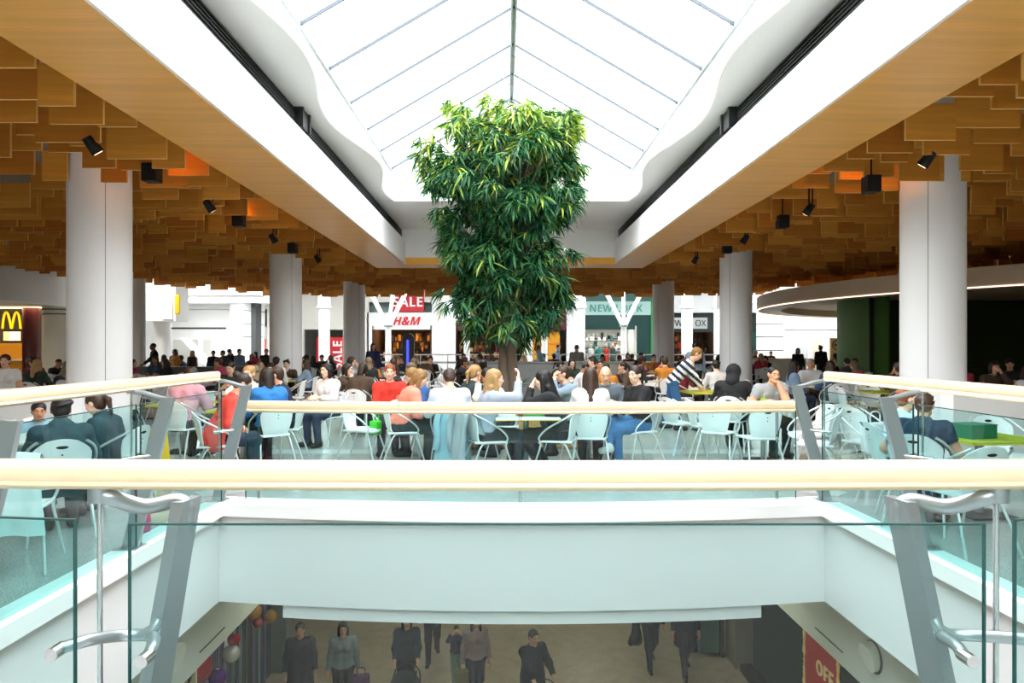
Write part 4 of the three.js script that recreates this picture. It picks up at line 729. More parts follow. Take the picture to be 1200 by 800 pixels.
function bodyBones(o, J) {
  const f = o.fem ? 1 : 0, b = o.bulk ?? 1, sw = .105 * b, bones = [], up = k => [J.P[0] + J.u[0] * k, J.P[1] + J.u[1] * k, J.P[2] + J.u[2] * k], sd = (p, s, w, dz = 0) => [p[0] + s * w, p[1], p[2] + dz];
  const SL = o.sleeve === 'short' ? .55 : o.sleeve === 'none' ? 0 : 2;
  bones.push(cap(sd(J.P, -1, .075), sd(J.P, 1, .075), .108 * b, .108 * b, 'hip'));
  for (const s of [-1, 1]) { bones.push(cap(sd(up(.06), s, .065), sd(up(.2), s, .06), sw * .98, sw * (f ? .9 : .98), 'top'), cap(sd(up(.2), s, .06), sd(up(.38), s, .085), sw * (f ? .9 : .98), sw * 1.0, 'top')); if (f) bones.push(ell(add3(sd(up(.335), s, .07), [0, 0, .085]), [.055, .055, .05], 'top')); }
  bones.push(cap(J.sh[0], J.sh[1], .062 * b, .062 * b, 'top'), cap(up(.42), J.neck, .085, .06, 'top'), cap(add3(J.neck, [0, -.02, -.005]), lerp3(J.neck, J.head, .6), .052, .048, 'skin'));
  [-1, 1].forEach((s, i) => {
    bones.push(cap(J.sh[i], J.el[i], .062 * b, .05 * b, 'arm'), cap(J.el[i], J.wr[i], .048 * b, .034, 'fore'));
    bones.push(cap(J.hip[i], J.knee[i], .098 * b, .068 * b, 'leg'), cap(J.knee[i], J.ank[i], .065 * b, .047, 'calf'));
    const a = J.ank[i], k = J.knee[i], dz = o.cross && i === 0 ? [.04, -.05, .14] : [s * .025, -.045, .15]; bones.push(cap(add3(a, [0, -.045, -.035]), add3(a, dz), .043, .036, 'shoe'));
  });
  if (o.coat) { const low = o.pose === 'sit' ? -.03 : -.28; for (const s of [-1, 1]) bones.push(cap(sd(up(.1), s, .07), add3(sd(J.P, s, .1), [0, low, .0]), .115 * b, .125 * b, 'top')); }
  if (o.collar) bones.push(cap(add3(J.neck, [-.03, -.005, -.02]), add3(J.neck, [.03, -.005, -.02]), .075, .075, 'top'));
  return bones;
}
const skinMats = {}, clothMats = {};
const skinMat = c => skinMats[c] ??= std(c, .55, { vertexColors: true });
const weave = dataTex(128, (u, v) => { const k = 128 + 60 * noise.noise(u * 40, v * 40, 2) + 40 * Math.sin(u * 400) * Math.sin(v * 400); return [k, k, k]; }, false);
const clothMat = (c, r = .85) => clothMats[c + '_' + r] ??= phys(c, r, { sheen: .25, sheenRoughness: .6 });
const bodyCache = {};
function buildBody(o) {                                    // geometry of one figure: body, top, trousers, shoes
  const J = pose(o), bones = bodyBones(o, J), cell = o.cell ?? .018, low = cell > .02, g = net(bones, cell, .045), p = g.attributes.position, nn = g.attributes.normal, cls = [];
  const SL = o.sleeve === 'short' ? .5 : o.sleeve === 'none' ? -1 : 2;
  for (let i = 0; i < p.count; i++) {
    let best = 1e9, q = null, t = 0; const x = p.getX(i), y = p.getY(i), z = p.getZ(i);
    for (const b of bones) { const d = dist(b, x, y, z); if (d < best) { best = d; q = b; t = b.t ?? 0; } }
    let c = q.cls; if (c === 'hip') c = y > J.P[1] - .015 + (o.pose === 'sit' ? .05 : 0) || o.coat ? 'top' : 'leg'; else if (c === 'arm') c = t < SL ? 'top' : 'skin'; else if (c === 'fore') c = SL > 1 && t < .9 ? 'top' : 'skin'; else if (c === 'calf') c = t < .96 ? (o.bareLegs ? 'skin' : 'leg') : 'shoe';
    cls.push(c);
  }
  const ix = g.index.array, shell = (which, off, wob) => {
    const map = new Map(), pos = [], id = [];
    for (let i = 0; i < ix.length; i += 3) { let m = 0; for (let k = 0; k < 3; k++) if (cls[ix[i + k]] === which) m++; if (m < 2) continue; for (let k = 0; k < 3; k++) { const v = ix[i + k]; if (!map.has(v)) { map.set(v, pos.length / 3); const x = p.getX(v), y = p.getY(v), z = p.getZ(v), h = off + wob * (noise.noise(x * 11, y * 16, z * 11) + .6 * noise.noise(x * 28, y * 34, z * 28 + 5)); pos.push(x + nn.getX(v) * h, y + nn.getY(v) * h, z + nn.getZ(v) * h); } id.push(map.get(v)); } }
    const s = new THREE.BufferGeometry(); s.setAttribute('position', new THREE.Float32BufferAttribute(pos, 3)); s.setIndex(id); s.computeVertexNormals(); return s;
  };
  const parts = [plain(g.clone())], H = HEADS[(low ? 'l' : '') + (o.fem ? 'f' : 'm')].clone();
  const hm = new THREE.Matrix4().compose(V(...J.head), new THREE.Quaternion().setFromEuler(new THREE.Euler(o.nod ?? .05, o.look ?? 0, o.roll ?? 0, 'YXZ')), V(1, 1, 1).multiplyScalar(o.headScale ?? 1));
  parts.push(H.applyMatrix4(hm));
  [-1, 1].forEach((s, i) => {
    const w = V(...J.wr[i]), dir = w.clone().sub(V(...J.el[i])).normalize(), hg = HANDS[low ? 'low' : 'fine'].clone(); if (s > 0) hg.scale(-1, 1, 1);
    let pn = V(-s * .9, -.35, .1); if (dir.y > .3) pn = V(-s * .5, .1, -1); pn.addScaledVector(dir, -pn.dot(dir)).normalize();
    const yA = dir.clone().negate(), zA = pn, xA = yA.clone().cross(zA); const M4 = new THREE.Matrix4().makeBasis(xA, yA, zA); M4.setPosition(w.addScaledVector(dir, .012)); hg.applyMatrix4(M4);
    if (s > 0) { const a = hg.attributes.position.array, n2 = hg.attributes.normal.array; for (let k = 0; k < a.length; k += 9) for (let q = 0; q < 3; q++) { let t = a[k + 3 + q]; a[k + 3 + q] = a[k + 6 + q]; a[k + 6 + q] = t; t = n2[k + 3 + q]; n2[k + 3 + q] = n2[k + 6 + q]; n2[k + 6 + q] = t; } }
    parts.push(plain(hg));
  });
  return { body: mergeGeometries(parts), top: shell('top', o.puffy ? .022 : .012, o.puffy ? .012 : .006), legs: shell('leg', .008, .004), shoes: shell('shoe', .007, 0), hm, J };
}
// one figure in the scene; s: where, o: pose and looks
function person(label, x, y, d, turn, o, group) {
  const key = o.share, B = key ? bodyCache[key] ??= buildBody(o) : buildBody(o), low = (o.cell ?? .018) > .02;
  const t = thing('person', label, 'person', x, y, -d, turn, group); if (o.scale) t.scale.setScalar(o.scale);
  mesh('body', B.body, skinMat(o.skin ?? 0xd9a98a), t);
  mesh(o.coat ? 'coat' : o.topName ?? 'top', B.top, o.topMat ?? clothMat(o.top), t); mesh('trousers', B.legs, clothMat(o.legs ?? 0x23262e), t); mesh('shoes', B.shoes, clothMat(o.shoes ?? 0x1a1a1b, .6), t);
  if (o.hair && o.hair !== 'none') { const h = mesh(o.hair === 'hood' ? 'hood' : o.hair === 'scarf' ? 'head_scarf' : 'hair', hairOf(o.hair, low), clothMat(o.hairColor ?? 0x2a1d14, o.hair === 'hood' ? .8 : .5), t); h.applyMatrix4(B.hm); if (o.hair === 'hood' && o.under) { } }
  t.userData.J = undefined; return { t, J: B.J, hm: B.hm };
}
// ================================================================== FURNITURE
const chairProto = (() => {
  const r = new THREE.Group();
  const wid = v => .15 + .06 * Math.sin(Math.min(1, v * 1.5) * Math.PI / 2) - .16 * Math.max(0, v - .72) ** 1.5 * 4.2, back = z0 => (u, v) => { const w = Math.max(.05, wid(v)), x = (u - .5) * 2 * w, y = .395 * (1 - (1 - v) ** 1.0) - .05 * Math.max(0, v - .6) * (Math.abs(u - .5) * 2) ** 2; return [z0 > 0 ? x : -x, y, z0 * .007 + x * x * 1.3 - y * .22 + .03 * Math.exp(-y * 30)]; };
  const rim = (f, g) => sheet(60, 1, (u, v) => { const k = u * 4, e = k < 1 ? [0, k] : k < 2 ? [k - 1, 1] : k < 3 ? [1, 3 - k] : [4 - k, 0]; return v ? f(e[0], e[1]) : g(1 - e[0], e[1]); });
  const parts = [['backrest', mergeGeometries([sheet(12, 10, back(1)), sheet(12, 10, back(-1)), rim(back(1), back(-1))]).translate(0, .455, -.2), MAT.chair]];
  parts.push(['handle_slot', new THREE.SphereGeometry(1, 16, 8).scale(.048, .018, .012).rotateX(.22).translate(0, .785, -.272), MAT.black]);
  for (const y of [.265, .225]) parts.push(['peg_hole', new THREE.SphereGeometry(.0105, 8, 6).translate(0, .455 + y, -.2 - y * .22), MAT.black]);
  const ss = new THREE.Shape(); ss.moveTo(-.17, -.2); ss.lineTo(.17, -.2); ss.bezierCurveTo(.22, -.1, .23, .1, .2, .19); ss.bezierCurveTo(.15, .225, -.15, .225, -.2, .19); ss.bezierCurveTo(-.23, .1, -.22, -.1, -.17, -.2);
  const sg = new THREE.ExtrudeGeometry(ss, { depth: .014, bevelEnabled: true, bevelSize: .006, bevelThickness: .005, bevelSegments: 2, curveSegments: 8 }).rotateX(Math.PI / 2); const q = sg.attributes.position; for (let i = 0; i < q.count; i++) { const x = q.getX(i), z = q.getZ(i); q.setY(i, q.getY(i) + .455 + x * x * .45 - .012 - Math.max(0, z - .14) * .25); } sg.computeVertexNormals(); sg.scale(1, 1, 1);
  parts.push(['seat', sg, MAT.chair]);
  for (const k of [-1, 1]) {
    parts.push(['arm_leg', tube([[k * .17, .83, -.27], [k * .215, .79, -.22], [k * .25, .7, -.06], [k * .25, .6, .1], [k * .22, .49, .19], [k * .2, .43, .17], [k * .225, .2, .23], [k * .25, .0, .285]], .0115, 26, 7), MAT.tube]);
    parts.push(['rear_leg', tube([[k * .1, .428, -.02], [k * .18, .425, -.12], [k * .205, .3, -.19], [k * .24, 0, -.3]], .0115, 14, 7), MAT.tube]);
  }
  for (const [n, g, m] of parts) mesh(n, g, m, r);
  return r;
})();
function chair(label, x, d, turn, group = 'white cafe chairs') { const c = chairProto.clone(); c.name = numbered('cafe_chair'); c.position.set(x, 0, -d); c.rotation.y = turn; scene.add(c); return tag(c, label, 'chair', group); }
const tableParts = { top: rbox(.78, .03, .78, .012, 0, .735, 0), edge: rbox(.786, .012, .786, .005, 0, .7225, 0), col: cyl(.035, .035, .69, 0, .02, 0, 14), base: rbox(.44, .025, .44, .01, 0, .0125, 0) };
function table(label, x, d, turn, lime = true, group = 'square cafe tables') {
  const t = thing('cafe_table', label, 'table', x, 0, -d, turn, group);
  mesh('tabletop', tableParts.top, lime ? MAT.lime : MAT.tableWhite, t); mesh('edge_band', tableParts.edge, MAT.limeEdge, t); mesh('pedestal', tableParts.col, MAT.steel, t); mesh('foot_plate', tableParts.base, MAT.dark, t); return t;
}
const TT = .7505;
function cup(label, x, d, y, c, lid = true) { const t = thing('paper_cup', label, 'cup', x, y, -d); mesh('cup_wall', lathe([[.0, 0], [.028, 0], [.04, .115], [.036, .115]], 18), std(c, .5), t); if (lid) mesh('lid', lathe([[0, .125], [.034, .125], [.042, .115], [.041, .108]], 18), MAT.white, t); mesh('straw', rod([.008, .1, 0], [.02, .19, 0], .0035, 6), MAT.white, t); return t; }
function tray(label, x, d, y, c, turn = 0) { const t = thing('food_tray', label, 'tray', x, y, -d, turn); mesh('tray_base', rbox(.42, .012, .3, .006, 0, .006, 0), std(c, .5), t); mesh('rim', merge([bx(-.21, .21, .006, .025, .14, .15), bx(-.21, .21, .006, .025, -.15, -.14), bx(-.21, -.2, .006, .025, -.14, .14), bx(.2, .21, .006, .025, -.14, .14)]), std(c, .5), t); mesh('paper_liner', bx(-.18, .18, .012, .014, -.12, .12), std(0xeee6d2, .8), t); return t; }
function foodBox(label, x, d, y, c, turn = 0, w = .2, h = .09) { const t = thing('food_box', label, 'box', x, y, -d, turn); mesh('box_body', rbox(w, h, w * .8, .006, 0, h / 2, 0), std(c, .6), t); mesh('box_lid', rbox(w * 1.02, .012, w * .82, .004, 0, h + .004, 0), std(c, .6), t); return t; }
// a coat thrown over a chair back: the cloth hangs down on both sides
function drapedCoat(label, x, d, turn, c, len = .62, w = .21) {
  const t = thing('draped_coat', label, 'coat', x, 0, -d, turn);
  const P = (u, v, off) => { const a = (u - .5) * 2, rip = .02 * Math.sin(a * 7 + v * 3) * Math.min(1, Math.abs(v) * 1.5) + .014 * noise.noise(a * 4, v * 6, 3); const spread = 1 + .25 * Math.abs(v); const y = .875 - (Math.abs(v) < .12 ? v * v * 2 : Math.abs(v) * (v < 0 ? len : len * .45) + .0) - .03 * a * a; return [a * w * spread, y, -.285 + v * .07 + (v < 0 ? -.045 : .05) * Math.min(1, Math.abs(v) * 6) - off * (v < 0 ? 1 : -1) + rip * (v < 0 ? 1 : .4) + .05 * a * a]; };
  mesh('cloth', mergeGeometries([sheet(18, 28, (u, v) => P(u, v * 2 - 1, 0)), sheet(18, 28, (u, v) => P(1 - u, v * 2 - 1, .018))]), clothMat(c), t);
  mesh('sleeve', tube([[w * .8, .82, -.34], [w * 1.05, .66, -.38], [w * 1.0, .45, -.39], [w * 1.1, .33, -.37]], .045, 14, 8), clothMat(c), t);
  return t;
}
function bag(label, x, d, y, c, w = .3, h = .3, turn = 0) { const t = thing('shopping_bag', label, 'bag', x, y, -d, turn); mesh('sack', rbox(w, h, .14, .03, 0, h / 2, 0), std(c, .6), t); mesh('handle', tube([[-w * .25, h - .01, .03], [-w * .2, h + .12, .03], [w * .2, h + .12, .03], [w * .25, h - .01, .03]], .009, 14, 6), std(c, .6), t); return t; }
// ================================================================== PEOPLE AND THEIR TABLES
const SK = { a: 0xe0b396, b: 0xd8a587, c: 0xb98463, d: 0x8a5c40, e: 0xeac3aa };
const HC = { black: 0x15110f, brown: 0x3a2618, dark: 0x241812, blonde: 0xa98554, sandy: 0x8d6a3c, ginger: 0x8a4a22, grey: 0x8e8a84 };
const stripes = canvasTex(64, 256, (c, w, h) => { for (let i = 0; i < 8; i++) { c.fillStyle = i % 2 ? '#e6e8ea' : '#1c2740'; c.fillRect(0, i * 32, w, 32); } });
// sits a figure on a chair at pixel column px, d metres away
function diner(label, px, d, turn, o, chairLabel, xo) {
  const x = xo ?? X(px, d), r = person(label, x, 0, d, turn, { pose: 'sit', cell: .0195, ...o });
  if (chairLabel) { const sg = o.slide ?? -.02; chair(chairLabel, x + Math.sin(turn) * .02, d - Math.cos(turn) * .02, turn); }
  return r;
}
const Q = Math.PI / 2;
// -- the table before the tree
table('square table with a red cup and a green tray before the tree', X(616, 8.55), 8.5, .05, false);
diner('blonde woman in a grey cardigan lifting one hand at the table before the tree', 569, 8.35, Q + .35, { fem: 1, hair: 'long', hairColor: HC.blonde, top: 0x9aa3b0, legs: 0x272c36, skin: SK.e, L: 'up', R: 'table', lean: .18, look: -.1 }, 'white cafe chair under the blonde woman in the grey cardigan');
drapedCoat('grey coat draped over the chair of the blonde woman', X(569, 8.35), 8.35, Q + .35, 0xa9b3b9, .66);
diner('black jacketed woman with long dark hair, hand at her mouth, facing the blonde woman', 655, 8.4, -Q - .25, { fem: 1, hair: 'long', hairColor: HC.black, top: 0x15171a, legs: 0x16181c, skin: SK.e, L: 'table', R: 'mouth', lean: .3, nod: .25, tuck: 1 }, 'white cafe chair under the woman in the black jacket');
cup('red paper cup on the table before the tree', X(610, 8.4), 8.35, TT, 0xc4161f); tray('bright green tray on the table before the tree', X(624, 8.5), 8.5, TT, 0x49b43a); cup('white paper cup on the table before the tree', X(617, 8.7), 8.75, TT, 0xe9ecec);
// -- the long-haired woman and the three behind her
diner('long haired woman in a white top seen from behind beside the table', 692, 8.7, Math.PI - .1, { fem: 1, hair: 'long', hairColor: HC.brown, top: 0xeceae6, legs: 0x23232a, skin: SK.a, shoes: 0x8a2436, L: 'table', R: 'table', lean: .1 }, 'white cafe chair with its slotted back, under the long haired woman in white');
table('square table between the long haired woman and the bald man', .98, 9.45, .1);
diner('bald older man in a grey shirt looking down at his food', 709, 10.05, -.1, { hair: 'thin', hairColor: HC.grey, top: 0x5a6670, legs: 0x2a2e36, skin: SK.a, L: 'near', R: 'near', lean: .22, nod: .35 }, 'white cafe chair under the bald older man');
diner('smiling dark haired woman in a black cardigan and blue jeans with crossed legs', 748, 9.35, -Q + .45, { fem: 1, hair: 'pony', hairColor: HC.dark, top: 0x17181b, legs: 0x3f74a8, shoes: 0xdfe2e2, skin: SK.e, cross: 1, L: 'lap', R: 'table', lean: .06, look: .25 }, 'white cafe chair under the woman with crossed legs');
tray('brown tray of food before the bald man', 1.1, 9.5, TT, 0xb98a3c, .2); foodBox('yellow burger box on the tray before the bald man', 1.08, 9.48, TT + .016, 0xd9a93a, .3, .12, .06);
diner('girl in a denim jacket holding food to her mouth', 672, 10.2, -Q + .3, { fem: 1, hair: 'bun', hairColor: HC.brown, top: 0x7f93a6, legs: 0x22262e, skin: SK.a, L: 'mouth', R: 'mouth', lean: .28 }, 'white cafe chair under the girl in the denim jacket');
// -- white shirt, coral jacket and red shirt
diner('man in a white shirt seen from behind, sitting before the wooden planter', 528, 8.85, Math.PI + .15, { hair: 'short', hairColor: HC.brown, top: 0xd3dbe8, legs: 0x8fb6bd, skin: SK.b, L: 'table', R: 'table', lean: .3, nod: .5, bulk: 1.12 }, 'white cafe chair under the man in the white shirt');
drapedCoat('pale blue jacket hanging over the chair of the man in the white shirt', X(528, 8.85), 8.85, Math.PI + .15, 0x8fb5c0, .7, .19);
table('square table of the white shirted man', X(518, 9.6), 9.6, .1);
diner('older woman in a coral padded jacket bending over the table', 470, 9.25, Q + .25, { fem: 1, hair: 'bob', hairColor: HC.sandy, top: 0xf08a72, legs: 0x2f3c40, skin: SK.e, L: 'table', R: 'table', lean: .38, nod: .45, puffy: 1, bulk: 1.12, topName: 'padded_jacket' }, 'white cafe chair under the woman in the coral jacket');
diner('man in a bright red shirt sitting upright', 457, 10.4, .1, { hair: 'short', hairColor: HC.ginger, top: 0xcf3426, legs: 0x1e2230, skin: SK.e, L: 'lap', R: 'table', lean: .04 }, 'white cafe chair under the man in the red shirt');
diner('bowed man in a blue and white jacket beyond the coral jacket', 505, 10.1, -Q + .2, { hair: 'short', hairColor: HC.sandy, top: 0x2f5e9e, legs: 0x222838, skin: SK.b, L: 'table', R: 'near', lean: .4, nod: .5 }, 'white cafe chair under the bowed man in blue');
diner('blonde woman in a dark green coat turned away beyond the white shirt', 549, 10.3, Math.PI - .9, { fem: 1, hair: 'pony', hairColor: HC.blonde, top: 0x2b3a3c, legs: 0x1f242c, skin: SK.e, L: 'table', R: 'table', lean: .2, coat: 1 }, 'white cafe chair under the blonde woman in the dark coat');
diner('person in a white sweatshirt eating beside the blonde woman in the dark coat', 593, 9.95, -Q, { hair: 'short', hairColor: HC.black, top: 0xe3e6ea, legs: 0x20242c, skin: SK.c, L: 'table', R: 'mouth', lean: .4, nod: .4, tuck: 1 }, 'white cafe chair under the person in the white sweatshirt');
// -- girl in white blouse, navy man and blonde girl
diner('dark fringed girl in a white blouse', 386, 11.2, -.5, { fem: 1, hair: 'bob', hairColor: HC.black, top: 0xe9e7ea, legs: 0x2b3550, skin: SK.e, L: 'lap', R: 'table', lean: .1 }, 'white cafe chair under the girl in the white blouse');
diner('man in a navy jumper drinking from a red cup', 336, 9.6, -Q + .1, { hair: 'short', hairColor: HC.brown, top: 0x18233f, legs: 0x15171d, skin: SK.b, L: 'table', R: [.06, .96, .34], lean: .22, nod: .15 }, 'white cafe chair under the man in the navy jumper');
cup('red cup held by the man in the navy jumper', X(327, 9.5), 9.52, .94, 0xd01c2c, false);
table('lime edged table of the man in navy', -3.8, 9.45, .1);
diner('blonde girl resting her face on her hand', 296, 10.05, -.05, { fem: 1, hair: 'bun', hairColor: HC.blonde, top: 0xdfe6ea, legs: 0x1d2530, skin: SK.e, L: 'cheek', R: 'table', lean: .2, nod: .1 }, 'white cafe chair under the blonde girl');
diner('person with long dark hair in a bright blue jacket, back turned', 318, 8.95, Math.PI + .7, { fem: 1, hair: 'long', hairColor: HC.dark, top: 0x2673b4, legs: 0x14161b, skin: SK.b, L: 'table', R: 'table', lean: .25, puffy: 1, topName: 'padded_jacket' }, 'white cafe chair under the person in the bright blue jacket');
diner('woman in a red coat with a shoulder strap, bending forward', 254, 8.0, Math.PI - 1.15, { fem: 1, hair: 'bun', hairColor: HC.dark, top: 0xe2493c, legs: 0x243040, skin: SK.b, L: 'lap', R: 'lap', lean: .42, nod: .5, coat: 1 }, 'white cafe chair under the woman in the red coat');
diner('broad person in a pink shirt seen from behind', 213, 9.6, Math.PI - .2, { hair: 'short', hairColor: HC.dark, top: 0xc795a6, legs: 0x22262e, skin: SK.c, lean: .3, nod: .4, bulk: 1.15 }, 'white cafe chair under the person in pink');
table('square table of the person in pink', X(213, 10.3), 10.35, .1);
// -- the family by the side railing, golden arches side
diner('man with black curly hair in a dark teal jacket, back turned by the side railing', 72, 5.75, Math.PI + .6, { hair: 'curly', hairColor: HC.black, top: 0x1f3a42, legs: 0x1c2228, skin: SK.d, lean: .28, nod: .12, bulk: 1.12, collar: 1, coat: 1, cell: .016, L: 'table', R: 'table', scale: .885 }, 'white cafe chair under the man with curly hair');
diner('small boy in a light blue top facing the man with curly hair', 44, 7.1, .7, { hair: 'short', hairColor: HC.black, top: 0x9fb8cc, legs: 0x2a3340, skin: SK.c, lean: .2, nod: .1, scale: .78, cell: .016, L: 'near', R: 'near' }, 'white cafe chair under the small boy');
diner('woman with tied brown hair in a dark teal coat leaning in from the side', 138, 6.55, -Q - .05, { fem: 1, hair: 'pony', hairColor: HC.brown, top: 0x1d353d, legs: 0x1a1e24, skin: SK.e, lean: .38, nod: .3, coat: 1, collar: 1, cell: .016, L: 'table', R: 'table', scale: .9 }, 'white cafe chair under the woman with tied brown hair');
table('square table of the family by the side railing', -4.5, 6.45, .1, false);
chair('empty white cafe chair by the railing with a pale cloth on it', X(24, 5.0), 4.95, Math.PI + .4);
drapedCoat('pale cloth hung over the empty chair by the railing', X(24, 5.0), 4.95, Math.PI + .4, 0xd7dedd, .55, .2);

// -- wet floor sign, pink bag
{ const t = thing('floor_sign', 'small yellow folding floor sign behind the side railing', 'sign', X(186, 8.2), 0, -8.2, .5); for (const s of [-1, 1]) mesh('sign_leaf', new THREE.ExtrudeGeometry(new THREE.Shape([[-.14, 0], [.14, 0], [.09, .62], [-.09, .62]].map(p => new THREE.Vector2(...p))), { depth: .012, bevelEnabled: false }).rotateX(s * -.16).translate(0, 0, s * .1), MAT.yellow, t); }
bag('bright pink bag on the floor by the side railing', X(166, 5.9), 5.88, 0, 0xe8397c, .16, .3, .5);
chair('empty white cafe chair with a lime green bag on it', X(424, 9.5), 9.5, Q - .2); bag('lime green bag hanging on an empty chair', X(440, 9.62), 9.62, .36, 0x3fbf2a, .14, .2, 1.2);
// -- pair by the side railing, green booth side
diner('red haired person with glasses in a pale blue shirt by the side railing', 1048, 6.75, Q - .1, { hair: 'short', hairColor: HC.ginger, top: 0xbcd6e2, legs: 0x2f6a9a, skin: SK.e, lean: .2, cell: .016, L: 'table', R: 'table', scale: .9 }, 'white cafe chair under the red haired person');
const sunMan = diner('man in a dark navy shirt with sunglasses pushed up on his head', 1078, 6.05, Math.PI - .75, { hair: 'short', hairColor: HC.brown, top: 0x16324a, legs: 0x1c2430, skin: SK.b, lean: .3, nod: .25, sleeve: 'short', bulk: 1.1, cell: .016, L: 'table', R: 'desk', scale: .9 }, 'white cafe chair with a slotted back under the man with sunglasses');
{ const w = new THREE.Group(); const t = thing('sunglasses', 'white framed sunglasses resting on the head of the man in navy', 'sunglasses', 0, 0, 0); t.applyMatrix4(new THREE.Matrix4().multiplyMatrices((sunMan.t.updateMatrixWorld(), sunMan.t.matrixWorld), sunMan.hm));
  for (const s of [-1, 1]) { mesh('lens', new THREE.SphereGeometry(.028, 14, 10).scale(1, .75, .25).translate(s * .034, .105, .07), MAT.black, t); mesh('temple', tube([[s * .066, .105, .06], [s * .092, .08, -.02], [s * .09, .04, -.09]], .004, 10, 6), MAT.white, t); } mesh('bridge', rod([-.012, .108, .076], [.012, .108, .076], .004, 6), MAT.white, t); }
table('lime topped table with a dark green box by the side railing', X(1156, 6.4), 6.5, .08);
foodBox('dark green square food box on the lime table', X(1140, 6.4), 6.4, TT, 0x0d6a4a, .25, .3, .12);
chair('empty white cafe chair at the lime table', X(1176, 7.2), 7.2, -.1); chair('white cafe chair with its back to the side railing near the lime table', X(1128, 5.42), 5.42, Math.PI + .15);
bag('white carrier bag hanging on a chair near the corner post', X(1012, 8.22), 8.0, .35, 0xe2e6e6, .26, .36, .2);
// -- grey shirt man, hooded figure and stooping striped man
diner('man in a grey printed shirt with his hand at his chin', 899, 10.2, .1, { hair: 'buzz', hairColor: HC.black, top: 0x9aa0a6, legs: 0x2a2f36, skin: SK.b, sleeve: 'short', L: 'desk', R: 'chin', lean: .3, nod: .1, bulk: 1.1 }, 'white cafe chair under the man in the grey shirt');
table('square table before the man in the grey shirt', X(893, 9.6), 9.55, .15);
cup('lime green cup before the man in the grey shirt', X(893, 9.75), 9.7, TT, 0xa9d52a, false); tray('yellow tray before the man in the grey shirt', X(903, 9.75), 9.68, TT, 0xd8b93a);
for (const [px, d, t, n] of [[888, 8.7, Math.PI + .1, 'facing the man in the grey shirt'], [842, 9.25, Math.PI - .6, 'turned beside the chair facing the grey shirted man'], [826, 10.0, Q, 'behind the hooded figure'], [948, 8.95, -Q, 'by the corner post on the green booth side'], [955, 8.1, -Q - .5, 'askew by the corner post'], [1015, 8.25, .3, 'hung with a white carrier bag'], [975, 9.3, Math.PI, 'with its back to the corner post chairs'], [797, 10.3, Q + .4, 'beside the stooping striped man']]) chair('empty white cafe chair ' + n, X(px, d), d, t);
diner('figure in a black hooded jacket seen from behind', 857, 10.6, Math.PI - .5, { hair: 'hood', hairColor: 0x14161a, top: 0x14161a, legs: 0x1a1c20, skin: SK.c, lean: .3, nod: .3, puffy: 1, bulk: 1.12, topName: 'hooded_jacket' }, 'white cafe chair under the hooded figure');
person('stooping man in a navy and white striped jumper and jeans', X(788, 13.2), 0, 13.2, Q - .25, { pose: 'stand', step: 1, lean: .72, nod: .5, hair: 'short', hairColor: HC.sandy, topMat: null, top: 0xe6e8ea, legs: 0x2a5a86, skin: SK.a, L: [-.1, .82, .55], R: [.12, .82, .5], cell: .018 });
{ // stripes: bands cut from the jumper itself
  const man = scene.children[scene.children.length - 1], top = man.children.find(c => c.name === 'top'), g = top.geometry.toNonIndexed(), p = g.attributes.position, col = new Float32Array(p.count * 3), L = .72, k = new THREE.Color(0xe2e5e8), n = new THREE.Color(0x17203a);
  for (let i = 0; i < p.count; i += 3) { let s = 0; for (let j = 0; j < 3; j++) s += (p.getY(i + j) - .93) * Math.cos(L) + p.getZ(i + j) * Math.sin(L); const c = Math.floor((s / 3 + 2) / .055) % 2 ? k : n; for (let j = 0; j < 3; j++) c.toArray(col, (i + j) * 3); }
  g.setAttribute('color', new THREE.BufferAttribute(col, 3)); top.geometry = g; top.name = 'striped_jumper'; top.material = std(0xffffff, .85, { vertexColors: true });
}
table('square table the striped man stoops over', X(828, 13.0), 13.0, .1);
person('standing man with a dark rucksack beyond the striped man', X(815, 19.5), 0, 19.5, Math.PI, { pose: 'stand', hair: 'short', hairColor: HC.black, top: 0x9fb4c6, legs: 0x1d2027, skin: SK.d, cell: .024 });
{ const t = thing('rucksack', 'dark rucksack on the back of the standing man', 'rucksack', X(815, 19.5), 1.12, -19.37); mesh('sack', rbox(.3, .42, .16, .06, 0, .2, .06), MAT.dark, t); mesh('pocket', rbox(.22, .18, .06, .03, 0, .1, .15), MAT.dark, t); }
// -- walkers beyond
person('young woman in a white top with a shoulder strap by the white low wall', X(7, 10.8), 0, 10.8, .35, { pose: 'stand', fem: 1, hair: 'bun', hairColor: HC.brown, top: 0xd9d6d2, legs: 0x2b3038, skin: SK.b, sleeve: 'short', scale: .86, cell: .018, L: 'hang', R: 'hang' });
person('man in black standing by the dark low wall', X(181, 23), 0, 23, -.9, { pose: 'stand', hair: 'buzz', hairColor: HC.black, top: 0x14151a, legs: 0x16181c, skin: SK.d, cell: .024, R: 'fwd' });
person('tall woman in dark blue standing near the third column', X(437, 23), 0, 23, .6, { pose: 'stand', fem: 1, hair: 'long', hairColor: HC.black, top: 0x1c2750, legs: 0x181a22, skin: SK.c, cell: .024, coat: 1 });
person('person in light blue leaning by the white railing behind the tree', X(637, 26), 0, 26, -Q, { pose: 'stand', hair: 'short', hairColor: HC.black, top: 0x8fb9c9, legs: 0x22252d, skin: SK.c, lean: .4, cell: .024, L: 'fwd', R: 'fwd' });
person('person with a dark top walking behind the teal shop railing', X(658, 34), 0, 36.5, Q, { pose: 'walk', hair: 'short', hairColor: HC.dark, top: 0x6d86a0, legs: 0x22252d, skin: SK.b, cell: .03 });
person('tall man with a dark head standing before the collared column', X(676, 24), 0, 24, Math.PI, { pose: 'stand', hair: 'buzz', hairColor: HC.black, top: 0x6f6b62, legs: 0x22252d, skin: SK.d, cell: .024, scale: .97 });
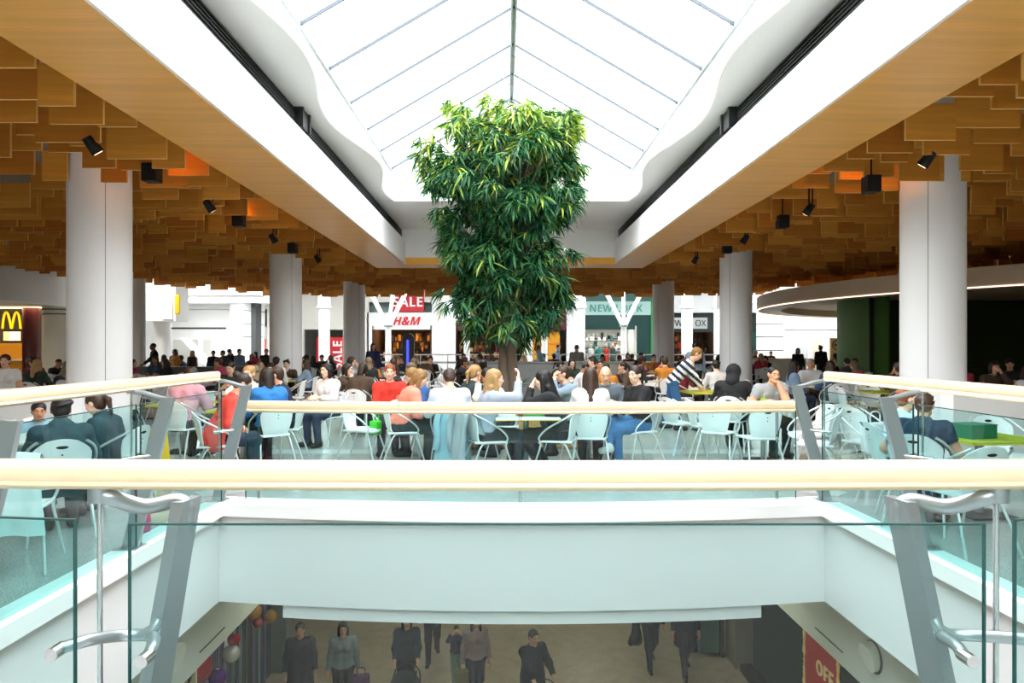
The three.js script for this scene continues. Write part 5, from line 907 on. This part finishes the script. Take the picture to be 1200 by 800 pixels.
person('dark haired man standing in the queue by the round emblem board', X(962, 28.4), 0, 28.4, Math.PI, { pose: 'stand', hair: 'curly', hairColor: HC.black, top: 0x1a1b20, legs: 0x1a1b20, skin: SK.d, cell: .024, scale: .96 });
person('woman in dark clothes in the queue by the long timber counter', X(990 - 55, 27.5), 0, 27.5, -.4, { pose: 'stand', fem: 1, hair: 'bob', hairColor: HC.black, top: 0x23242c, legs: 0x1a1b20, skin: SK.c, cell: .024, scale: .9 });
// ---- the crowd: tables with shared figures
{
  const tops = [[0x15171b, 'black'], [0x1c2436, 'navy'], [0x3a3d42, 'grey'], [0x6b1620, 'dark red'], [0x2c3b2e, 'dark green'], [0x4a3a2e, 'brown'], [0xb9792a, 'mustard'], [0x7d94ad, 'pale blue'], [0xd6d6d6, 'white'], [0x35506e, 'denim blue'], [0xb53a5a, 'pink'], [0x20242a, 'charcoal']];
  const hairs = [['short', 'black', 'short black hair', 'short-haired'], ['short', 'brown', 'short brown hair', 'brown-haired'], ['long', 'dark', 'long dark hair', 'long-haired'], ['long', 'brown', 'long brown hair', 'long brown-haired'], ['long', 'blonde', 'long blonde hair', 'blonde'], ['pony', 'black', 'a black ponytail', 'ponytailed'], ['bob', 'dark', 'dark bobbed hair', 'bobbed'], ['bun', 'brown', 'a brown bun', 'bun-haired'], ['buzz', 'black', 'cropped black hair', 'cropped-haired'], ['curly', 'black', 'curly black hair', 'curly-haired'], ['scarf', 'sandy', 'a wrapped head scarf', 'scarfed'], ['short', 'grey', 'short grey hair', 'grey-haired']];
  const poses = [{ L: 'table', R: 'table', lean: .25, nod: .25 }, { L: 'table', R: 'mouth', lean: .2, nod: .15 }, { L: 'lap', R: 'table', lean: .05 }, { L: 'chin', R: 'table', lean: .3 }, { L: 'near', R: 'near', lean: .35, nod: .4 }];
  const cols = [10.3, 19.05, 27.75].flatMap(d => [-6.2, 6.2].map(x => [x, d]));
  const marks = [['first arches column', -6.2, 10.3], ['second arches column', -6.2, 19.05], ['third arches column', -6.2, 27.75], ['first booth column', 6.2, 10.3], ['second booth column', 6.2, 19.05], ['third booth column', 6.2, 27.75], ['planter wall', 1.4, 20.5], ['dark low wall', -9.5, 22], ['tree planter', 0, 12]];
  const sets = [], said = new Set();
  for (const [d, step] of [[12.9, 2.5], [15.2, 2.5], [17.6, 2.4], [20.0, 2.5], [22.9, 2.6], [25.6, 2.8], [29.2, 3.0]]) for (let x = -13; x < 12; x += step) {
    const cx = x + rr(-.3, .3), cd = d + rr(-.35, .35), px = VX + (cx - CAMX) / cd * F;
    if (px < -40 || px > 1240 || cols.some(c => Math.hypot(c[0] - cx, c[1] - cd) < 1.6)) continue;
    if (Math.abs(cx) < 2.1 && cd < 14.6) continue; if (Math.abs(cd - 20.5) < 1.3 && cx > -2.3 && cx < 4.9) continue; if (Math.abs(cd - 22) < 1.3 && cx < -7) continue; if (cx > 10.2 && cd > 17.5) continue; if (cd > 28 && Math.abs(cx) > 9) continue; if (Math.abs(cx + 4.5) < 1.3 && cd > 28) continue;
    if (Math.hypot(cx - X(788, 13.2), cd - 13.2) < 1.9) continue; if (Math.hypot(cx - X(815, 19.5), cd - 19.5) < 1.2 || Math.hypot(cx - X(181, 23), cd - 23) < 1.2 || Math.hypot(cx - X(437, 23), cd - 23) < 1.2 || Math.hypot(cx - X(637, 26), cd - 26) < 1.2 || Math.hypot(cx - X(676, 24), cd - 24) < 1.2) continue;
    let m = null, best = 1e9; for (const k of marks) { const q = Math.hypot(k[1] - cx, k[2] - cd); if (q < best) { best = q; m = k; } }
    sets.push({ cx, cd, m: m[0], best });
  }
  for (const k of marks) sets.filter(s => s.m === k[0]).sort((a, b) => a.best - b.best).forEach((s, i) => { s.at = `${ord[i]} table from ${s.m}`; });
  for (const { cx, cd, at } of sets) {
    const rot = rr(-.15, .15);
    table(`square cafe table, ${at.replace(' table', '')}`, cx, cd, rot, rnd() > .4, 'cafe tables amid the crowd');
    for (let k = 0; k < 4; k++) {
      const a = rot + k * Q, R = .62, sx2 = cx + Math.sin(a) * R, sd = cd - Math.cos(a) * R, turn = a + Math.PI, facing = ['the shops', 'the arches side', 'the void', 'the booth side'][k];
      const who = rnd() < (cd < 16 ? .6 : .66);
      chair(`${who ? 'taken' : 'empty'} white chair facing ${facing} at ${at}`, sx2, sd, turn, 'white chairs amid the crowd');
      if (who) {
        const far = cd > 18.5, h = pick(hairs), tp = pick(tops), pi = Math.floor(rnd() * poses.length), fem = ['long', 'pony', 'bob', 'bun', 'scarf'].includes(h[0]) ? 1 : 0, skin = pick([SK.a, SK.b, SK.c, SK.d, SK.e]);
        let lb = `${h[3]} diner in ${tp[1]} at ${at}`; if (said.has(lb)) lb += `, facing ${facing}`; said.add(lb);
        person(lb, sx2, 0, sd, turn, { pose: 'sit', cell: far ? .042 : .03, share: `${far}${pi}${fem}`, fem, ...poses[pi], hair: h[0], hairColor: h[0] === 'scarf' ? 0x7a6a52 : HC[h[1]], top: tp[0], legs: pick([0x1b1e25, 0x26303f, 0x2d2a28]), skin, scale: rr(.94, 1.02) }, 'diners amid the crowd');
      }
    }
  }
  // heads behind the golden arches low wall and in the dark booth
  for (const [px, d, turn, c, h] of [[58, 15, .4, 'black', 0], [80, 15.6, -.6, 'black', 1], [26, 16, 1, 'pink', 2], [43, 18, .2, 'white', 4], [5, 14, 2, 'black', 1], [250, 25, .4, 'navy', 5], [262, 25, -.7, 'dark red', 0], [268, 24.8, 2.6, 'black', 8], [225, 25, 1.2, 'brown', 4], [300, 25, -.4, 'pink', 2], [312, 25.3, .4, 'charcoal', 0], [206, 25, -.6, 'mustard', 3], [280, 25, .9, 'pale blue', 1], [1135, 16, -.3, 'denim blue', 0], [1160, 15.5, .3, 'pink', 8], [1183, 16, -.6, 'black', 9], [1022, 17, .2, 'black', 8], [1040, 18, -.2, 'brown', 0], [905, 29.3, 1, 'dark red', 4], [925, 29.3, -.8, 'charcoal', 5]]) {
    const tp = tops.find(t => t[1] === c), hh = hairs[h], fem = ['long', 'pony', 'bob', 'bun', 'scarf'].includes(hh[0]) ? 1 : 0, z = px < 100 ? 'near the golden arches counter' : px < 350 ? 'beyond the dark low wall' : px > 1000 ? 'before the dark green booth' : 'beyond the long timber counter', high = px < 350 && px > 100;
    if (high || (px > 900 && px < 1000)) person(`standing visitor with ${hh[2]} in a ${c} top ${z}`, X(px, d), 0, d + (px > 900 ? 2 : 0), turn, { pose: 'stand', cell: .042, share: 'st' + fem, fem, hair: hh[0], hairColor: HC[hh[1]], top: tp[0], legs: 0x1b1e25, skin: pick([SK.a, SK.b, SK.c]), scale: rr(.8, .9) }, 'standing visitors beyond the low walls');
    else if (!sets.some(s => Math.hypot(s.cx - X(px, d), s.cd - d) < 1.9)) { person(`diner with ${hh[2]} in a ${c} top ${z}`, X(px, d), 0, d, turn, { pose: 'sit', cell: .03, share: `false0${fem}`, fem, ...poses[0], hair: hh[0], hairColor: HC[hh[1]], top: tp[0], legs: 0x1b1e25, skin: pick([SK.a, SK.b, SK.c]) }, 'diners amid the crowd'); chair(`white cafe chair under the ${hh[3]} diner ${z}`, X(px, d), d, turn); table(`square cafe table of the ${hh[3]} diner ${z}`, X(px, d) + Math.sin(turn) * .66, d - Math.cos(turn) * .66, turn); }
  }
}
// ---- shoppers on the lower level
const LOW = -5;
const shopper = (label, px, d, turn, o) => person(label, X(px, d), LOW, d, turn, { pose: 'walk', cell: .022, ...o });
shopper('shopper in a long dark coat near the bauble shop, on the lower level', 352, 12.1, .2, { pose: 'stand', hair: 'short', hairColor: HC.brown, top: 0x1b2630, legs: 0x141a20, coat: 1 });
shopper('shopper in a grey top with a purple carrier bag on the lower level', 402, 12.15, .25, { fem: 1, hair: 'bob', hairColor: HC.dark, top: 0x7d8a92, legs: 0x141a20 });
bag('purple carrier bag of the shopper in the grey top', X(423, 12.0), 12.0, LOW + .42, 0x5a3a66, .3, .42, .2);
shopper('woman in a dark cardigan and pale shirt pushing a pushchair on the lower level', 477, 12.5, .1, { fem: 1, hair: 'long', hairColor: HC.dark, top: 0x26323f, legs: 0x141a20, L: 'fwd', R: 'fwd', bulk: 1.1 });
shopper('dark walker beside the pushchair whose legs show on the lower level', 507, 14.4, .1, { hair: 'short', hairColor: HC.black, top: 0x18242c, legs: 0x141c24 });
shopper('small child in blue holding the arm of the long haired woman, on the lower level', 535, 13.4, .1, { hair: 'short', hairColor: HC.dark, top: 0x22305a, legs: 0x6a8a7a, scale: .66, L: 'up', R: 'up' });
shopper('long haired woman in a pale pink top and dark cardigan on the lower level', 557, 12.5, .3, { fem: 1, hair: 'long', hairColor: HC.dark, top: 0x9c8a8c, legs: 0x152430 });
bag('olive handbag of the long haired woman on the lower level', X(541, 12.3), 12.3, LOW + .52, 0x6a6a3a, .26, .26, .2);
shopper('person in a dark coat with a blue pushchair seen from behind on the lower level', 624, 11.8, .5, { pose: 'stand', hair: 'short', hairColor: HC.black, top: 0x16202a, legs: 0x141a20, coat: 1, bulk: 1.1, R: 'fwd', L: 'fwd' });
shopper('dark dressed walker carrying a jacket on the lower level', 762, 14.1, .1, { hair: 'short', hairColor: HC.black, top: 0x1b2026, legs: 0x161b22 });
shopper('walker in an open dark coat near the glass cabinet on the lower level', 803, 13.8, .05, { hair: 'short', hairColor: HC.brown, top: 0x18222a, legs: 0x161d24, coat: 1 });
{ const j = thing('carried_jacket', 'black jacket hanging from the hand of the dark dressed walker', 'jacket', X(745, 14), LOW + .55, -14); mesh('cloth', net([cap([0, .35, 0], [.02, .05, 0], .07, .12), cap([0, .3, .05], [-.1, .0, .04], .05, .07)], .02, .04, (x, y, z) => .012 * noise.noise(x * 18, y * 18, z * 18)), clothMat(0x14181d), j);
  for (const [px, d, c, n, turn] of [[474, 11.6, 0x1a2024, 'black pushchair rolling towards the void on the lower level', 0], [652, 11.1, 0x2f6f8a, 'blue pushchair beside the person in the dark coat on the lower level', .6]]) {
    const t = thing('pushchair', n, 'pushchair', X(px, d), LOW, -d, turn);
    mesh('seat_shell', net([cap([-.14, .5, .05], [.14, .5, .05], .12, .12), cap([-.14, .85, -.12], [.14, .85, -.12], .1, .1), cap([0, .5, .0], [0, .85, -.12], .14, .14), ell([0, .68, .16], [.13, .2, .16], 0, 1)], .02, .05), clothMat(c), t);
    mesh('canopy_hood', new THREE.SphereGeometry(.24, 16, 8, 0, 6.2832, 0, 1.4).rotateX(.5).translate(0, .86, .02), clothMat(c), t);
    mesh('push_handle', tube([[-.2, .4, -.1], [-.2, .95, -.36], [0, 1.02, -.42], [.2, .95, -.36], [.2, .4, -.1]], .013, 20, 6), MAT.dark, t);
    for (const [x, z] of [[-.22, .3], [.22, .3], [-.24, -.28], [.24, -.28]]) { mesh('wheel', new THREE.TorusGeometry(.085, .02, 8, 18).rotateY(Q).translate(x, .105, z), MAT.dark, t); mesh('strut', rod([x, .105, z], [x * .8, .45, 0], .012, 6), MAT.steel, t); }
  }
  const cj = thing('red_bag', 'small red bag hung on the black pushchair', 'bag', X(489, 11.5), LOW + .6, -11.5); mesh('sack', rbox(.14, .26, .14, .05, 0, .1, 0), std(0xa0263a, .6), cj); mesh('strap', tube([[-.04, .2, 0], [-.1, .36, 0], [-.14, .3, 0]], .008, 8, 5), MAT.dark, cj);
}
// ================================================================== THE TREE IN ITS PLANTER
{
  const d = 12.1, cx = X(596, d);
  const pl = thing('planter', 'low pale wooden planter box holding the tree', 'planter', cx, 0, -11.6);
  const wood = std(0xd9b98a, .5, { map: railTex });
  for (let i = 0; i < 4; i++) mesh('front_plank', bx(-1.25, 1.25, .02 + i * .12, .135 + i * .12, .86, .9), wood, pl);
  for (const s of [-1, 1]) mesh('side_panel', bx(s * 1.25, s * 1.21, .02, .5, -1.5, .86), wood, pl); mesh('back_panel', bx(-1.25, 1.25, .02, .5, -1.54, -1.5), wood, pl);
  mesh('rim', merge([bx(-1.3, 1.3, .5, .54, .8, .95), bx(-1.3, 1.3, .5, .54, -1.56, -1.42), bx(-1.3, -1.15, .5, .54, -1.42, .8), bx(1.15, 1.3, .5, .54, -1.42, .8)]), wood, pl);
  mesh('soil', bx(-1.2, 1.2, .3, .44, -1.48, .85), std(0x2e2218, .95), pl);
  const tr = thing('tree', 'tall indoor fig tree with long drooping leaves in the middle of the food court', 'tree', cx, .44, -d);
  const bark = std(0x75685a, .9, { bumpMap: dataTex(128, (u, v) => { const k = 128 + 90 * noise.noise(u * 30, v * 6, 2); return [k, k, k]; }, false), bumpScale: .012 });
  const stems = [];
  for (let i = 0; i < 3; i++) {                           // three twisting stems
    const a0 = i * 2.1, pts = []; for (let k = 0; k <= 8; k++) { const h = k / 8, a = a0 + h * 2.4, r = .1 * (1 - h * .3) + Math.max(0, h - .6) * .5; pts.push([Math.cos(a) * r, h * 2.6, Math.sin(a) * r]); }
    stems.push(pts); const g = tube(pts, .105, 40, 12), p = g.attributes.position, nn = g.attributes.normal; for (let j = 0; j < p.count; j++) { const y = p.getY(j), f = -.045 * Math.min(1, Math.max(0, y) / 2.6) + .02 * noise.noise(p.getX(j) * 14, y * 4, p.getZ(j) * 14) + Math.max(0, .25 - y) * .15; p.setXYZ(j, p.getX(j) + nn.getX(j) * f, y, p.getZ(j) + nn.getZ(j) * f); } g.computeVertexNormals(); mesh('stem', g, bark, tr);
  }
  // crown profile: [height above the soil, radius]
  const prof = [[1.2, .3], [1.45, .65], [1.7, .9], [1.95, 1.05], [2.4, 1.1], [2.85, 1.08], [3.25, 1.25], [3.7, 1.52], [4.2, 1.6], [4.6, 1.55], [4.95, 1.4], [5.25, 1.05], [5.45, .6]];
  const rad = h => { for (let i = 1; i < prof.length; i++) if (h < prof[i][0]) { const [a, ra] = prof[i - 1], [b, rb] = prof[i]; return ra + (rb - ra) * (h - a) / (b - a); } return .3; };
  const tips = [], lumps = [];
  while (lumps.length < 190) {                            // foliage grows in lumps at the branch ends
    const h = rr(1.3, 5.4), a = rnd() * 6.28318, k = Math.sqrt(rr(.04, 1)), r = rad(h) * (1 + .1 * noise.noise(Math.cos(a) * 2.2, h * 1.5, Math.sin(a) * 2.2)) - .08; if (rnd() > r / 1.5 + .15) continue;
    const q = V(Math.cos(a) * r * k, h, Math.sin(a) * r * k); if (lumps.some(o => o.distanceTo(q) < .22)) { if (rnd() > .06) continue; } lumps.push(q);
  }
  for (const q of lumps) for (let i = 0; i < 5; i++) tips.push(q.clone().add(V(rr(-.2, .2), rr(-.13, .15), rr(-.2, .2))));
  const br = []; tips.forEach((t, i) => { if (i % 3) return; const s = pick(stems), hb = Math.min(2.5, Math.max(1.0, t.y * .55 - .1)), j = Math.round(hb / 2.6 * 8), q = s[j], top = V(q[0], q[1], q[2]); if (t.y > 2.6) { top.lerp(V(t.x * .2, t.y - .8, t.z * .2), .55); } const mid = top.clone().lerp(t, .55); mid.y += .12; br.push(tube([top, mid, t], .011, 5, 4)); });
  for (let i = 0; i < 6; i++) { const a = i * 1.05, s = stems[i % 3][8]; br.push(tube([V(...s), V(Math.cos(a) * .35, 3.4, Math.sin(a) * .35), V(Math.cos(a) * .6, 4.3, Math.sin(a) * .6), V(Math.cos(a) * .7, 5.0, Math.sin(a) * .7)], .02, 12, 6)); }
  const bo = mesh('branches', merge(br), bark, tr); bo.userData.kind = 'stuff';
  // one long drooping leaf: base at the origin, reaching along +x and bending down
  const leafGeo = (() => { const pos = [], idx = [], n = 5; for (let i = 0; i <= n; i++) { const t = i / n, w = .5 * Math.sin(Math.PI * Math.min(1, .06 + t * .94)) ** .8 * (1 - .35 * t), y = -.42 * t * t; pos.push(t * .93, y + .05 * w, w * .15, t * .95, y - .03, 0, t * .93, y + .05 * w, -w * .15); } for (let i = 0; i < n; i++) for (let j = 0; j < 2; j++) { const a = i * 3 + j; idx.push(a, a + 1, a + 3, a + 1, a + 4, a + 3); } const g = new THREE.BufferGeometry(); g.setAttribute('position', new THREE.Float32BufferAttribute(pos, 3)); g.setIndex(idx); g.computeVertexNormals(); return g; })();
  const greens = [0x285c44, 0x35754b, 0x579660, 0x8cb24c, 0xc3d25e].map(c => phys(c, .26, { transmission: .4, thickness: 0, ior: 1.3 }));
  const leaves = [], m4 = new THREE.Matrix4(), qd = new THREE.Quaternion(), e = new THREE.Euler();
  for (const t of tips) {
    const n = 15 + Math.floor(rnd() * 8), out = Math.hypot(t.x, t.z) / Math.max(.2, rad(t.y)), young = Math.max(0, (t.y - 3.9) / 1.6) * .75 + (out > .8 ? .12 : .03);  // young also adds paler leaves towards the top: backlight put into the colour
    const axis = Math.atan2(-t.z, t.x);
    for (let k = 0; k < n; k++) {
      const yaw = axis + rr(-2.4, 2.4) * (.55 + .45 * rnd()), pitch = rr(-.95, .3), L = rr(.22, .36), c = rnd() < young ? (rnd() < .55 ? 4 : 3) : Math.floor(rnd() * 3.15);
      e.set(rr(-.5, .5), yaw, pitch, 'YXZ'); qd.setFromEuler(e); const p = t.clone().add(V(rr(-.05, .05), rr(-.06, .06), rr(-.05, .05)));
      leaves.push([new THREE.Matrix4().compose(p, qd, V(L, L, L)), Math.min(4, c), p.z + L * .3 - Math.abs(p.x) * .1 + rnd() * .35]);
    }
  }
  leaves.sort((a, b) => b[2] - a[2]);
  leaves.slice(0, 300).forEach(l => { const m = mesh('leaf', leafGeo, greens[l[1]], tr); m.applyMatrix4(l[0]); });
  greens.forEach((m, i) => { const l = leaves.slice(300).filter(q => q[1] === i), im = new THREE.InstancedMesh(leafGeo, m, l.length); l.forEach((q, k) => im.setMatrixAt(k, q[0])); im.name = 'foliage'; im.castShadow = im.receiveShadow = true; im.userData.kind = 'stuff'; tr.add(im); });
  // small fern clumps in the grey planter behind
  for (const px of [604, 648]) { const f = thing('potted_fern', `low green fern clump by the planter wall, ${px < 620 ? 'just behind the trunk' : 'clear of the trunk'}`, 'plant', X(px, 19.7), 0, -19.7, 0, 'fern clumps by the planter wall'); mesh('pot', lathe([[0, 0], [.16, 0], [.22, .4], [.19, .4], [.17, .36], [0, .36]], 18), MAT.dark, f); for (let k = 0; k < 16; k++) { const m = mesh('frond', leafGeo, greens[k % 3], f); m.position.set(0, .38, 0); m.rotation.set(0, k * 1.3, rr(.5, 1.2), 'YXZ'); m.scale.setScalar(rr(.4, .6)); } }
}
renderer.render(scene, camera);
